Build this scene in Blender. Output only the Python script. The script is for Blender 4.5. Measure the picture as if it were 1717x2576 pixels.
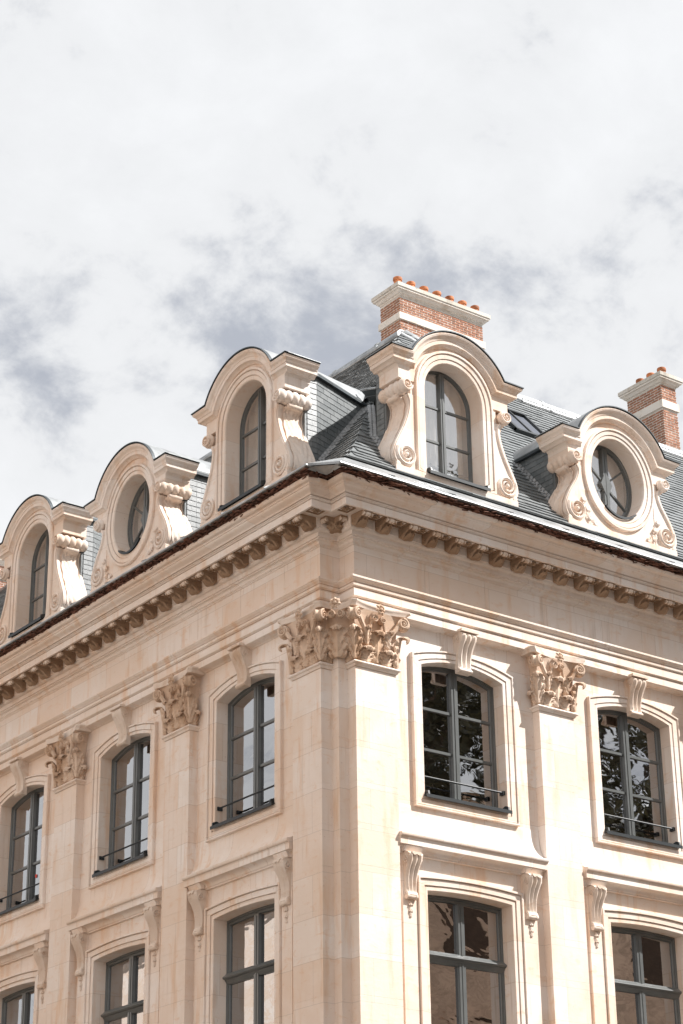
import bpy, bmesh, math, random
from math import sin, cos, pi, radians, sqrt, atan2
from mathutils import Vector, Matrix

random.seed(7)
for o in list(bpy.data.objects):
    bpy.data.objects.remove(o, do_unlink=True)
SC = bpy.context.scene
COL = SC.collection

# ------------------------------------------------------------------ camera
CAM_POS = Vector((-13.203, -17.7725, -8.0553))
YAW, PITCH, ROLL, FPX = 0.6429, 0.4201, -0.0124, 5256.2
cd = bpy.data.cameras.new('camera')
cam = bpy.data.objects.new('camera', cd)
COL.objects.link(cam)
SC.camera = cam
cd.sensor_fit = 'VERTICAL'
cd.sensor_height = 36.0
cd.lens = FPX / 2576.0 * 36.0
cd.clip_end = 5000
fw = Vector((sin(YAW)*cos(PITCH), cos(YAW)*cos(PITCH), sin(PITCH)))
rt = Vector((cos(YAW), -sin(YAW), 0))
up = rt.cross(fw)
r2 = rt*cos(ROLL) + up*sin(ROLL)
u2 = -rt*sin(ROLL) + up*cos(ROLL)
Mc = Matrix((r2, u2, -fw)).transposed().to_4x4()
Mc.translation = CAM_POS
cam.matrix_world = Mc

# ------------------------------------------------------------------ light
SUN_DIR = Vector((1.12, -1.0, 1.6)).normalized()
SUN_STRENGTH = 4.8
SKY_STRENGTH = 0.12
CLOUD_WHITE = (0.528, 0.536, 0.548)
CLOUD_GREY = (0.284, 0.293, 0.316)
EXPOSURE = 0.82
CLOUD_EDGE = (0.955, 1.20)
CLOUD_SHIFT = (33.36, 22.7, 0.93)
sd = bpy.data.lights.new('sun', 'SUN')
sd.energy = SUN_STRENGTH
sd.angle = radians(0.6)
sd.color = (1.0, 0.972, 0.945)
so = bpy.data.objects.new('sun', sd)
COL.objects.link(so)
so.rotation_euler = (-SUN_DIR).to_track_quat('-Z', 'Y').to_euler()
so.location = (20, -20, 30)

W = bpy.data.worlds.new('World')
SC.world = W
W.use_nodes = True
nt = W.node_tree
nt.nodes.clear()
N = nt.nodes.new
L = nt.links.new
out = N('ShaderNodeOutputWorld')
bg = N('ShaderNodeBackground')
bg.inputs['Strength'].default_value = 1.0
sky = N('ShaderNodeTexSky')
sky.sky_type = 'NISHITA'
sky.sun_disc = False
sky.sun_elevation = math.asin(SUN_DIR.z)
sky.sun_rotation = atan2(SUN_DIR.x, SUN_DIR.y)
sky.air_density = 1.0
sky.dust_density = 2.0
tc = N('ShaderNodeTexCoord')
# cloud layer: project the view direction on a flat ceiling
sep = N('ShaderNodeSeparateXYZ')
L(tc.outputs['Generated'], sep.inputs[0])
mx = N('ShaderNodeMath'); mx.operation = 'MAXIMUM'; mx.inputs[1].default_value = 0.0
L(sep.outputs['Z'], mx.inputs[0])
ad = N('ShaderNodeMath'); ad.operation = 'ADD'; ad.inputs[1].default_value = 0.75
L(mx.outputs[0], ad.inputs[0])
dv = N('ShaderNodeVectorMath'); dv.operation = 'DIVIDE'
cmb = N('ShaderNodeCombineXYZ')
for i in range(3):
    L(ad.outputs[0], cmb.inputs[i])
L(tc.outputs['Generated'], dv.inputs[0]); L(cmb.outputs[0], dv.inputs[1])
mp = N('ShaderNodeMapping')
mp.inputs['Location'].default_value = CLOUD_SHIFT
L(dv.outputs[0], mp.inputs[0])
n1 = N('ShaderNodeTexNoise'); n1.inputs['Scale'].default_value = 19.0; n1.inputs['Detail'].default_value = 9; n1.inputs['Roughness'].default_value = 0.60; n1.inputs['Distortion'].default_value = 0.15
n2 = N('ShaderNodeTexNoise'); n2.inputs['Scale'].default_value = 5.6; n2.inputs['Detail'].default_value = 2
L(mp.outputs[0], n1.inputs['Vector']); L(mp.outputs[0], n2.inputs['Vector'])
mm = N('ShaderNodeMath'); mm.operation = 'MULTIPLY_ADD'; mm.inputs[1].default_value = 0.9
L(n2.outputs[0], mm.inputs[0]); L(n1.outputs[0], mm.inputs[2])
rmp = N('ShaderNodeMapRange'); rmp.interpolation_type = 'SMOOTHSTEP'
rmp.inputs[1].default_value = CLOUD_EDGE[0]; rmp.inputs[2].default_value = CLOUD_EDGE[1]
L(mm.outputs[0], rmp.inputs[0])
skm = N('ShaderNodeVectorMath'); skm.operation = 'SCALE'; skm.inputs['Scale'].default_value = SKY_STRENGTH
L(sky.outputs[0], skm.inputs[0])
gm = N('ShaderNodeMix'); gm.data_type = 'RGBA'; gm.inputs[0].default_value = 0.88
L(skm.outputs[0], gm.inputs[6]); gm.inputs[7].default_value = (*CLOUD_GREY, 1)
fm = N('ShaderNodeMix'); fm.data_type = 'RGBA'
L(rmp.outputs[0], fm.inputs[0])
wm = N('ShaderNodeMix'); wm.data_type = 'RGBA'
wr = N('ShaderNodeMapRange'); wr.interpolation_type = 'SMOOTHSTEP'; wr.inputs[1].default_value = 0.62; wr.inputs[2].default_value = 1.05
L(mm.outputs[0], wr.inputs[0]); L(wr.outputs[0], wm.inputs[0])
wm.inputs[6].default_value = (*CLOUD_WHITE, 1); wm.inputs[7].default_value = (*[c*0.92 for c in CLOUD_WHITE], 1)
L(wm.outputs[2], fm.inputs[6])
L(gm.outputs[2], fm.inputs[7])
L(fm.outputs[2], bg.inputs['Color'])
L(bg.outputs[0], out.inputs[0])

SC.view_settings.view_transform = 'Standard'
SC.view_settings.look = 'None'
SC.view_settings.exposure = EXPOSURE
SC.view_settings.gamma = 1.0
SC.render.engine = 'CYCLES'
SC.cycles.use_denoising = True
SC.cycles.max_bounces = 8
SC.cycles.diffuse_bounces = 5
SC.cycles.glossy_bounces = 4
SC.cycles.transparent_max_bounces = 8

# ------------------------------------------------------------------ materials
def newmat(name):
    m = bpy.data.materials.new(name)
    m.use_nodes = True
    t = m.node_tree
    b = t.nodes['Principled BSDF']
    return m, t, b

def mixc(t, a, b, fac):
    n = t.nodes.new('ShaderNodeMix'); n.data_type = 'RGBA'
    for s, v in ((6, a), (7, b), (0, fac)):
        if hasattr(v, 'is_output'):
            t.links.new(v, n.inputs[s])
        elif s == 0:
            n.inputs[0].default_value = v
        else:
            n.inputs[s].default_value = (*v, 1)
    return n.outputs[2]

def noise(t, vec, scale, detail=4, rough=.55, dist=0):
    n = t.nodes.new('ShaderNodeTexNoise')
    n.inputs['Scale'].default_value = scale; n.inputs['Detail'].default_value = detail
    n.inputs['Roughness'].default_value = rough; n.inputs['Distortion'].default_value = dist
    t.links.new(vec, n.inputs['Vector'])
    return n.outputs[0]

def ramp(t, v, p0, p1, c0=0., c1=1.):
    n = t.nodes.new('ShaderNodeMapRange')
    n.inputs[1].default_value = p0; n.inputs[2].default_value = p1
    n.inputs[3].default_value = c0; n.inputs[4].default_value = c1
    n.interpolation_type = 'SMOOTHSTEP'
    t.links.new(v, n.inputs[0])
    return n.outputs[0]

def mathn(t, op, a, b=None):
    n = t.nodes.new('ShaderNodeMath'); n.operation = op
    for i, v in enumerate((a, b)):
        if v is None: continue
        if hasattr(v, 'is_output'): t.links.new(v, n.inputs[i])
        else: n.inputs[i].default_value = v
    return n.outputs[0]

def scaled(t, vec, s):
    n = t.nodes.new('ShaderNodeMapping'); n.inputs['Scale'].default_value = s
    t.links.new(vec, n.inputs[0]); return n.outputs[0]

def stone_mat(name, base, warm, pale, joints=0.0, stain=1.0, bump=.25):
    m, t, b = newmat(name)
    geo = t.nodes.new('ShaderNodeNewGeometry').outputs['Position']
    oi = t.nodes.new('ShaderNodeObjectInfo').outputs['Random']
    big = noise(t, geo, 1.1, 5, .6, .4)
    streak = noise(t, scaled(t, geo, (3.2, 3.2, .55)), 1.6, 5, .6)
    fine = noise(t, geo, 34, 5, .7)
    mid = noise(t, scaled(t, geo, (1, 1, 2.2)), 5.5, 6, .65, .6)
    c = mixc(t, base, pale, ramp(t, big, .42, .62, 0, .75))
    c = mixc(t, c, warm, ramp(t, streak, .51, .72, 0, .80*stain))
    c = mixc(t, c, warm, ramp(t, mid, .54, .74, 0, .66*stain))
    c = mixc(t, c, tuple(x*.8 for x in base), ramp(t, fine, .58, .82, 0, .45))
    rain = noise(t, scaled(t, geo, (11, 11, .42)), 1.3, 4, .6)
    c = mixc(t, c, (.47, .36, .27), ramp(t, mathn(t, 'MULTIPLY', rain, mathn(t, 'ADD', big, .5)), .60, .78, 0, .42*stain))
    c = mixc(t, c, pale, mathn(t, 'MULTIPLY', oi, .3))
    spots = ramp(t, noise(t, geo, 31, 2, .4), .72, .76, 0, .3)
    c = mixc(t, c, tuple(x*.5 for x in warm), spots)
    h = mathn(t, 'ADD', mathn(t, 'MULTIPLY', fine, .6), mid)
    if joints:
        sp = t.nodes.new('ShaderNodeSeparateXYZ'); t.links.new(geo, sp.inputs[0])
        cb = t.nodes.new('ShaderNodeCombineXYZ')
        t.links.new(mathn(t, 'ADD', sp.outputs[0], sp.outputs[1]), cb.inputs[0])
        t.links.new(sp.outputs[2], cb.inputs[1])
        br = t.nodes.new('ShaderNodeTexBrick')
        br.inputs['Scale'].default_value = 1.0
        br.inputs['Mortar Size'].default_value = .0035
        br.inputs['Brick Width'].default_value = .93
        br.inputs['Row Height'].default_value = .47
        br.inputs['Color1'].default_value = (.35, .35, .35, 1); br.inputs['Color2'].default_value = (.65, .65, .65, 1)
        t.links.new(cb.outputs[0], br.inputs['Vector'])
        c = mixc(t, c, tuple(x*.62 for x in warm), mathn(t, 'MULTIPLY', br.outputs['Fac'], joints))
        c = mixc(t, c, warm, ramp(t, br.outputs['Color'], .35, .65, 0, .34))
    t.links.new(c, b.inputs['Base Color'])
    b.inputs['Roughness'].default_value = .85
    b.inputs['Specular IOR Level'].default_value = .25
    bp = t.nodes.new('ShaderNodeBump'); bp.inputs['Strength'].default_value = bump; bp.inputs['Distance'].default_value = .012
    t.links.new(h, bp.inputs['Height']); t.links.new(bp.outputs[0], b.inputs['Normal'])
    return m

SHADE_PATINA = stone_mat('shade_patina_carved_stone', (.30, .195, .125), (.19, .115, .068), (.42, .30, .21), joints=0, bump=.4)  # brown patina, deepened to put the warm shade under the cornice into colour
STONE = stone_mat('limestone', (.765, .66, .575), (.69, .462, .30), (.835, .775, .728), joints=.45)
CARVE = stone_mat('limestone_carved', (.68, .55, .45), (.53, .345, .215), (.77, .68, .60), joints=0, bump=.4)
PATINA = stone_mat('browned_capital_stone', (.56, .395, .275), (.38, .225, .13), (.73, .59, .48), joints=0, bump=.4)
DORM = stone_mat('limestone_dormer', (.758, .65, .562), (.67, .452, .30), (.83, .768, .718), joints=.34)
WHITESTONE = stone_mat('pale_chimney_stone', (.74, .685, .61), (.52, .44, .34), (.80, .76, .70), stain=1.0)
CAPSTONE = stone_mat('weathered_cap_stone', (.55, .51, .44), (.30, .27, .22), (.70, .66, .60), stain=1.4)

def simple(name, col, rough=.6, metal=0., spec=.5, var=.15, scale=6, bump=0., warm=None):
    m, t, b = newmat(name)
    geo = t.nodes.new('ShaderNodeNewGeometry').outputs['Position']
    oi = t.nodes.new('ShaderNodeObjectInfo').outputs['Random']
    nz = noise(t, geo, scale, 5, .6)
    d = tuple(x*(1-var*1.6) for x in col); e = tuple(min(1, x*(1+var)) for x in col)
    c = mixc(t, d, e, ramp(t, nz, .3, .7))
    c = mixc(t, c, warm if warm else d, mathn(t, 'MULTIPLY', oi, .55 if warm else .35))
    t.links.new(c, b.inputs['Base Color'])
    b.inputs['Roughness'].default_value = rough
    b.inputs['Metallic'].default_value = metal
    b.inputs['Specular IOR Level'].default_value = spec
    if bump:
        bp = t.nodes.new('ShaderNodeBump'); bp.inputs['Strength'].default_value = bump; bp.inputs['Distance'].default_value = .01
        t.links.new(noise(t, geo, scale*6, 4), bp.inputs['Height']); t.links.new(bp.outputs[0], b.inputs['Normal'])
    return m

FRAME = simple('painted_window_frame', (.108, .115, .113), .30, spec=.8, var=.08)
IRON = simple('black_iron', (.012, .017, .020), .45, var=.1)
ZINC = simple('zinc_sheet', (.40, .415, .42), .42, metal=.55, var=.25, scale=4, bump=.15)
ZINCD = simple('dark_lead_sheet', (.05, .062, .07), .5, metal=.2, var=.3, scale=5)
BRICK = simple('red_brick', (.39, .19, .115), .85, var=.3, scale=14, bump=.3, warm=(.34, .12, .06))
MORTAR = simple('lime_mortar', (.74, .68, .61), .95, var=.12, scale=9)
POT = simple('terracotta_pot', (.56, .20, .08), .8, var=.35, scale=7)
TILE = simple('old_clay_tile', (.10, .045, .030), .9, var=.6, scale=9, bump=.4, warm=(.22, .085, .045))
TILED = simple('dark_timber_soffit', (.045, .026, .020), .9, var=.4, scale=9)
CURT = simple('white_curtain', (.80, .79, .77), .9, var=.05)
ROOM = simple('dim_interior', (.10, .062, .042), .95, var=.2, scale=2)
PAVE = simple('asphalt_and_paving', (.12, .105, .09), .9, var=.2, scale=2)
BARK = simple('tree_bark', (.09, .065, .045), .95, var=.4, scale=8)
LEAFM = simple('tree_leaf', (.075, .068, .030), .6, var=.5, scale=3)
OPP = simple('tawny_opposite_stone', (.72, .51, .37), .9, var=.2, scale=2)
RED = simple('red_paper_sticker', (.75, .07, .04), .6, var=.05)

def slate_mat():
    m, t, b = newmat('blue_grey_slate')
    geo = t.nodes.new('ShaderNodeNewGeometry')
    oi = t.nodes.new('ShaderNodeObjectInfo').outputs['Random']
    rnd = geo.outputs['Random Per Island']
    c = mixc(t, (.058, .070, .074), (.125, .138, .142), rnd)
    c = mixc(t, c, (.26, .27, .27), mathn(t, 'MULTIPLY', oi, .45))
    c = mixc(t, c, (.06, .07, .075), ramp(t, noise(t, geo.outputs['Position'], 9, 5), .5, .75, 0, .5))
    t.links.new(c, b.inputs['Base Color'])
    b.inputs['Roughness'].default_value = .46
    b.inputs['Specular IOR Level'].default_value = .75
    bp = t.nodes.new('ShaderNodeBump'); bp.inputs['Strength'].default_value = .25; bp.inputs['Distance'].default_value = .006
    t.links.new(noise(t, geo.outputs['Position'], 26, 5), bp.inputs['Height']); t.links.new(bp.outputs[0], b.inputs['Normal'])
    return m
SLATE = slate_mat()
VALLEY = simple('sunlit_valley_slate', (.36, .37, .375), .4, spec=.7, var=.2)  # paler slate copy; sun catching the valley edges is put into its colour

def glass_mat(name, refl, wob, tint=(.55, .45, .38)):
    m = bpy.data.materials.new(name); m.use_nodes = True
    t = m.node_tree; t.nodes.clear()
    o = t.nodes.new('ShaderNodeOutputMaterial')
    gl = t.nodes.new('ShaderNodeBsdfGlossy'); gl.inputs['Roughness'].default_value = .015
    gl.inputs['Color'].default_value = (.93, .93, .94, 1)
    tr = t.nodes.new('ShaderNodeBsdfTransparent'); tr.inputs['Color'].default_value = (*tint, 1)
    mxs = t.nodes.new('ShaderNodeMixShader')
    fr = t.nodes.new('ShaderNodeFresnel'); fr.inputs['IOR'].default_value = 1.6
    f = mathn(t, 'ADD', fr.outputs[0], refl); f = mathn(t, 'MINIMUM', f, 1.0)
    f = mathn(t, 'MULTIPLY', f, mathn(t, 'SUBTRACT', 1.0, t.nodes.new('ShaderNodeNewGeometry').outputs['Backfacing']))
    t.links.new(f, mxs.inputs[0]); t.links.new(tr.outputs[0], mxs.inputs[1]); t.links.new(gl.outputs[0], mxs.inputs[2])
    pos = t.nodes.new('ShaderNodeNewGeometry').outputs['Position']
    oi = t.nodes.new('ShaderNodeObjectInfo').outputs['Random']
    ofs = t.nodes.new('ShaderNodeVectorMath'); ofs.operation = 'ADD'
    t.links.new(pos, ofs.inputs[0])
    cb = t.nodes.new('ShaderNodeCombineXYZ'); t.links.new(mathn(t, 'MULTIPLY', oi, 40.), cb.inputs[0]); t.links.new(cb.outputs[0], ofs.inputs[1])
    nz = noise(t, scaled(t, ofs.outputs[0], (1, 1, 1.7)), 2.6, 2, .5, .4)
    bp = t.nodes.new('ShaderNodeBump'); bp.inputs['Strength'].default_value = wob; bp.inputs['Distance'].default_value = .05
    t.links.new(nz, bp.inputs['Height']); t.links.new(bp.outputs[0], gl.inputs['Normal'])
    t.links.new(mxs.outputs[0], o.inputs[0])
    return m
GLASS = glass_mat('old_window_glass', .42, .034)
CLEAR = glass_mat('clear_dormer_glass', .45, .03, (.93, .92, .90))

# ------------------------------------------------------------------ mesh helpers
class MB:
    def __init__(s): s.v = []; s.f = []
    def add(s, vs, fs):
        o = len(s.v); s.v += [tuple(p) for p in vs]; s.f += [tuple(i+o for i in q) for q in fs]; return s
    def box(s, x0, x1, y0, y1, z0, z1):
        return s.add([(x0,y0,z0),(x1,y0,z0),(x1,y1,z0),(x0,y1,z0),(x0,y0,z1),(x1,y0,z1),(x1,y1,z1),(x0,y1,z1)],
                     [(0,3,2,1),(4,5,6,7),(0,1,5,4),(1,2,6,5),(2,3,7,6),(3,0,4,7)])
    def grid(s, rows, cu=False, cv=False, capu=False):
        n = len(rows); m = len(rows[0]); vs = [p for r in rows for p in r]; fs = []
        for i in range(n if cu else n-1):
            for j in range(m if cv else m-1):
                a = i*m+j; b = i*m+(j+1) % m; c = ((i+1) % n)*m+(j+1) % m; d = ((i+1) % n)*m+j
                fs.append((a, b, c, d))
        if capu:
            fs.append(tuple(range(m))[::-1]); fs.append(tuple((n-1)*m+j for j in range(m)))
        return s.add(vs, fs)
    def prism(s, poly, fn, a, b):
        n = len(poly)
        return s.add([fn(p, a) for p in poly] + [fn(p, b) for p in poly],
                     [tuple(range(n)), tuple(range(2*n-1, n-1, -1))] + [(i, i+n, (i+1) % n+n, (i+1) % n) for i in range(n)])
    def xz(s, poly, y0, y1): return s.prism(poly, lambda p, t: (p[0], t, p[1]), y0, y1)
    def yz(s, poly, x0, x1): return s.prism(poly, lambda p, t: (t, p[0], p[1]), x0, x1)
    def xy(s, poly, z0, z1): return s.prism(poly, lambda p, t: (p[0], p[1], t), z0, z1)
    def merge(s, o, M=None):
        return s.add([M @ Vector(p) for p in o.v] if M else o.v, o.f)
    def lathe(s, prof, c, axis, n=14, a0=0, a1=2*pi):
        # prof: (r, t) along axis
        rows = []
        for r, t in prof:
            row = []
            for k in range(n):
                a = a0+(a1-a0)*k/n
                if axis == 'z': row.append((c[0]+r*cos(a), c[1]+r*sin(a), c[2]+t))
                elif axis == 'y': row.append((c[0]+r*cos(a), c[1]+t, c[2]+r*sin(a)))
                else: row.append((c[0]+t, c[1]+r*cos(a), c[2]+r*sin(a)))
            rows.append(row)
        return s.grid(rows, cv=True, capu=True)
    def tube(s, pts, rad, n=7):
        pts = [Vector(p) for p in pts]; rows = []
        for i, p in enumerate(pts):
            d = (pts[min(i+1, len(pts)-1)]-pts[max(i-1, 0)]).normalized()
            ref = Vector((0,0,1)) if abs(d.z) < .9 else Vector((1,0,0))
            a = d.cross(ref).normalized(); b = d.cross(a)
            r = rad[i] if isinstance(rad, (list, tuple)) else rad
            rows.append([p+a*r*cos(2*pi*k/n)+b*r*sin(2*pi*k/n) for k in range(n)])
        return s.grid(rows, cv=True, capu=True)
    def spiral(s, c, r, turns, y0, y1, sgn=1, a0=pi/2, band=.3, eye=.22):
        # raised spiral fillet in the xz plane, standing from y1 out to y0
        n = int(turns*18); rows = []
        for i in range(n+1):
            t = i/n; a = a0+sgn*2*pi*turns*t; R = r*(1-t)**.9*(1-eye)+r*eye
            w = max(r*band*(1-.62*t), .006); R2 = max(R-w, .002); ro = (R+R2)/2
            rows.append([(c[0]+q*cos(a), y, c[1]+q*sin(a)) for q, y in ((R, y1), (R, y0+.25*(y1-y0)), (ro, y0), (R2, y0+.25*(y1-y0)), (R2, y1))])
        s.grid(rows, cv=True, capu=True)
        k = 12; e = r*eye*.85
        return s.lathe([(e, 0), (e*.95, (y0-y1)*.8), (e*.5, (y0-y1)*1.15), (0.001, (y0-y1)*1.2)], (c[0], y1, c[1]), 'y', k)

def obj(name, mb, mat, parent=None, loc=(0,0,0), rotz=0., smooth=None, recalc=True, kind=None):
    me = bpy.data.meshes.new(name)
    me.from_pydata(mb.v, [], mb.f)
    if recalc:
        bm = bmesh.new(); bm.from_mesh(me)
        bmesh.ops.recalc_face_normals(bm, faces=bm.faces[:])
        bm.to_mesh(me); bm.free()
    me.materials.append(mat)
    if smooth:
        me.shade_smooth(); me.set_sharp_from_angle(angle=radians(smooth))
    o = bpy.data.objects.new(name, me)
    COL.objects.link(o)
    o.parent = parent; o.location = loc; o.rotation_euler = (0, 0, rotz)
    if kind: o['kind'] = kind
    return o

def inst(src, parent, loc=(0,0,0), rot=(0,0,0), scale=None):
    o = src.copy(); COL.objects.link(o); o.parent = parent
    o.location = loc; o.rotation_euler = rot
    if scale: o.scale = scale
    return o

def copy_tree(src, loc, rotz, parent='same'):
    o = src.copy(); COL.objects.link(o); o.parent = src.parent if parent == 'same' else parent
    o.location = loc; o.rotation_euler = (0, 0, rotz)
    for ch in src.children:
        c = ch.copy(); COL.objects.link(c); c.parent = o
    return o

def crom(pts, per=6):
    P = [pts[0]]+list(pts)+[pts[-1]]; o = []
    for i in range(1, len(P)-2):
        p0, p1, p2, p3 = P[i-1], P[i], P[i+1], P[i+2]
        for k in range(per):
            t = k/per
            o.append(tuple(.5*((2*b)+(-a+c)*t+(2*a-5*b+4*c-d)*t*t+(-a+3*b-3*c+d)*t**3) for a, b, c, d in zip(p0, p1, p2, p3)))
    o.append(tuple(pts[-1])); return o

def cyma(p0, z0, p1, z1, rev=False, n=7):
    # S-curve between two profile points
    r = []
    for i in range(n+1):
        t = i/n
        s = t - sin(2*pi*t)/(2*pi)*.9 if not rev else t + sin(2*pi*t)/(2*pi)*.9
        r.append((p0+(p1-p0)*s, z0+(z1-z0)*t))
    return r
def ovolo(p0, z0, p1, z1, n=5, cav=False):
    r = []
    for i in range(n+1):
        a = pi/2*i/n
        r.append((p0+(p1-p0)*(1-cos(a)), z0+(z1-z0)*sin(a)) if not cav else (p0+(p1-p0)*sin(a), z0+(z1-z0)*(1-cos(a))))
    return r

GZ = -9.65            # street level
NT = 0.28             # corner notch
YL, XR = 19.0, 13.0   # lengths of the two wings
WY = 0.12             # wall plane, recessed behind the pilaster faces
LEFT = -pi/2          # rotation that brings a right-facade piece to the left facade

BLD = bpy.data.objects.new('corner_building', None)
COL.objects.link(BLD)
BLD.location = (0, 0, 0)
BLD['label'] = 'pale limestone corner building with Corinthian pilasters, scrolled dormers and steep slate roof'
BLD['category'] = 'building'

def path_pts(p, z, yl=YL, xr=XR):
    return [(-p, yl, z), (-p, NT-p, z), (NT-p, NT-p, z), (NT-p, -p, z), (xr, -p, z)]
def sweep(name, prof, mat, smooth=28, yl=YL, xr=XR, parent=BLD):
    m = MB(); m.grid([path_pts(p, z, yl, xr) for p, z in prof])
    return obj(name, m, mat, parent, smooth=smooth, recalc=False)

# ------------------------------------------------------------------ entablature
prof_arch = [(-.14, .735), (-.10, .735)]
prof_arch = [(-.13, .715), (-.10, .72)] + cyma(-.095, .725, -.02, .745) + [(0, .748), (0, .832), (-.014, .833), (-.014, .842), (.004, .843)] + ovolo(.004, .844, .018, .854) + [(.018, .858), (.022, .858), (.022, .950), (.006, .951), (.006, .961), (.026, .962)] + ovolo(.026, .963, .04, .975) + [(.042, .985), (.042, 1.008), (.028, 1.009), (.028, 1.017), (.044, 1.0175)] + cyma(.044, 1.018, .075, 1.06) + [(.082, 1.062), (.082, 1.085), (.06, 1.092), (-.01, 1.10)]
sweep('architrave', prof_arch, STONE)

# frieze in separate ashlar blocks
FZ0, FZ1 = 1.09, 1.497
def frieze_blocks():
    core = MB(); core.grid([path_pts(-.012, FZ0-.02), path_pts(-.012, FZ1+.02)])
    fr = obj('frieze', core, STONE, BLD, recalc=False)
    g = .0018
    def blk(pts):
        m = MB(); m.xy(pts, FZ0, FZ1); obj('stone_block', m, STONE, fr)
    cuts = [NT]; u = NT
    while u < 11.5:
        u += random.choice((.72, .93, 1.05, 1.18)); cuts.append(u)
    for a, b in zip(cuts[1:], cuts[2:]):
        blk([(a+g, 0), (b-g, 0), (b-g, .06), (a+g, .06)])
    c2 = [NT]; u = NT
    while u < 16:
        u += random.choice((.72, .93, 1.05, 1.18)); c2.append(u)
    for a, b in zip(c2[1:], c2[2:]):
        blk([(0, b-g), (0, a+g), (.06, a+g), (.06, b-g)])
    blk([(0, c2[1]-g), (0, NT), (NT, NT), (NT, 0), (cuts[1]-g, 0), (cuts[1]-g, .05), (NT+.05, .05), (NT+.05, NT+.05), (.05, NT+.05), (.05, c2[1]-g)])
frieze_blocks()

prof_bed = [(-.01, 1.49)] + [(0.002, 1.497), (.012, 1.499), (.012, 1.508)] + cyma(.016, 1.51, .07, 1.555, True) + [(.08, 1.558), (.08, 1.572), (.10, 1.574), (.10, 1.625), (.108, 1.628)] + ovolo(.112, 1.63, .155, 1.665, cav=True) + [(.165, 1.667), (.165, 1.76), (.17, 1.772)]
sweep('bed_moulding', prof_bed, STONE)
CB = 1.752            # corona underside
prof_cor = [(.16, 1.772), (.395, 1.772), (.395, CB), (.425, CB), (.425, 1.838), (.412, 1.839), (.412, 1.846), (.432, 1.8465)] + ovolo(.434, 1.847, .452, 1.86) + [(.455, 1.862), (.455, 1.869), (.443, 1.870), (.443, 1.877), (.462, 1.8775)] + cyma(.465, 1.88, .535, 1.955) + [(.545, 1.957), (.545, 1.972), (.552, 1.976)] + ovolo(.555, 1.98, .60, 2.015, cav=True) + [(.605, 2.018), (.605, 2.03), (.40, 2.05)]
sweep('corona_cornice', prof_cor, STONE)

# ------------------------------------------------------------------ modillions and rosettes under the corona
def modillion_mb():
    m = MB(); hw = .080
    prof = crom([(.165, 1.772), (.16, 1.69), (.17, 1.652), (.205, 1.633), (.24, 1.645), (.27, 1.682), (.305, 1.712), (.345, 1.712), (.37, 1.70), (.392, 1.715), (.396, 1.742), (.385, 1.772)], 4)
    rows = []
    for p, z in prof:
        row = []
        for k in range(9):
            t = -1+k/4
            rib = .007*cos(t*pi*2.5)*(1 if 1.63 < z < 1.76 else 0)
            x = hw*t*(1.0 if p < .28 else .8)
            row.append((x, -(p)+(-rib*.5), z-rib))
        rows.append(row)
    m.grid(rows)
    # cheeks
    for s in (-1, 1):
        pts = [(s*hw*(1. if p < .28 else .8), -p, z) for p, z in prof]
        m.add(pts, [tuple(range(len(pts)))])
        for cx, cz, r in ((.212, 1.675, .036), (.365, 1.728, .024)):
            sp = MB(); sp.spiral((-cx if s > 0 else cx, cz), r, 1.4, -.008, 0, sgn=s)
            M = Matrix(((0, -s, 0, s*hw*(1. if cx < .3 else .8)), (s, 0, 0, 0), (0, 0, 1, 0), (0, 0, 0, 1)))
            if s < 0: M = Matrix(((0, 1, 0, -hw*(1. if cx < .3 else .8)), (-1, 0, 0, 0), (0, 0, 1, 0), (0, 0, 0, 1)))
            m.merge(sp, M)
    return m
def mod_roll_mb():
    m = MB()
    m.lathe([(.012, -.07), (.026, -.066), (.029, -.045), (.022, -.04), (.022, -.034), (.029, -.028), (.031, 0), (.029, .028), (.022, .034), (.022, .04), (.029, .045), (.026, .066), (.012, .07)], (0, -.372, 1.727), 'x', 10)
    return m
def mod_leaf_mb():
    m = MB()
    rows = []
    for i in range(9):
        t = i/8; w = (.046*(1+.25*abs(sin(t*pi*3))))*(1-.55*t**3)
        y = -.17-.15*t; z = 1.632+.055*t**2 - .012*sin(pi*t)
        if t > .85: z -= .015
        rows.append([(w*q, y, z+.012*q*q-.006*cos(q*pi*2.5)) for q in (-1, -.6, -.2, .2, .6, 1)])
    m.grid(rows)
    return m
MOD = obj('modillion', modillion_mb(), SHADE_PATINA, BLD, smooth=40)
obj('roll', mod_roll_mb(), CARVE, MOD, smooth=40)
obj('leaf', mod_leaf_mb(), SHADE_PATINA, MOD, smooth=40)
def rosette_mb():
    m = MB()
    for k in range(6):
        a = 2*pi*k/6
        pet = MB(); rows = []
        for i in range(5):
            t = i/4; w = .022*sin(pi*min(t*.85+.12, 1))
            rows.append([(w*q, .012+.045*t, -.012-.016*sin(pi*t)+.008*q*q) for q in (-1, 0, 1)])
        pet.grid(rows); m.merge(pet, Matrix.Rotation(a, 4, 'Z'))
    m.lathe([(.001, -.03), (.012, -.028), (.015, -.015), (.015, 0)], (0, 0, 0), 'z', 8)
    for s in (-1, 1):
        m.box(-.085, .085, s*.082-.006, s*.082+.006, -.016, .004)
        m.box(s*.085-.006, s*.085+.006, -.076, .076, -.016, .004)
    return m
ROS = obj('soffit_rosette', rosette_mb(), SHADE_PATINA, BLD, smooth=40)
SP = .346
first = True
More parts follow.
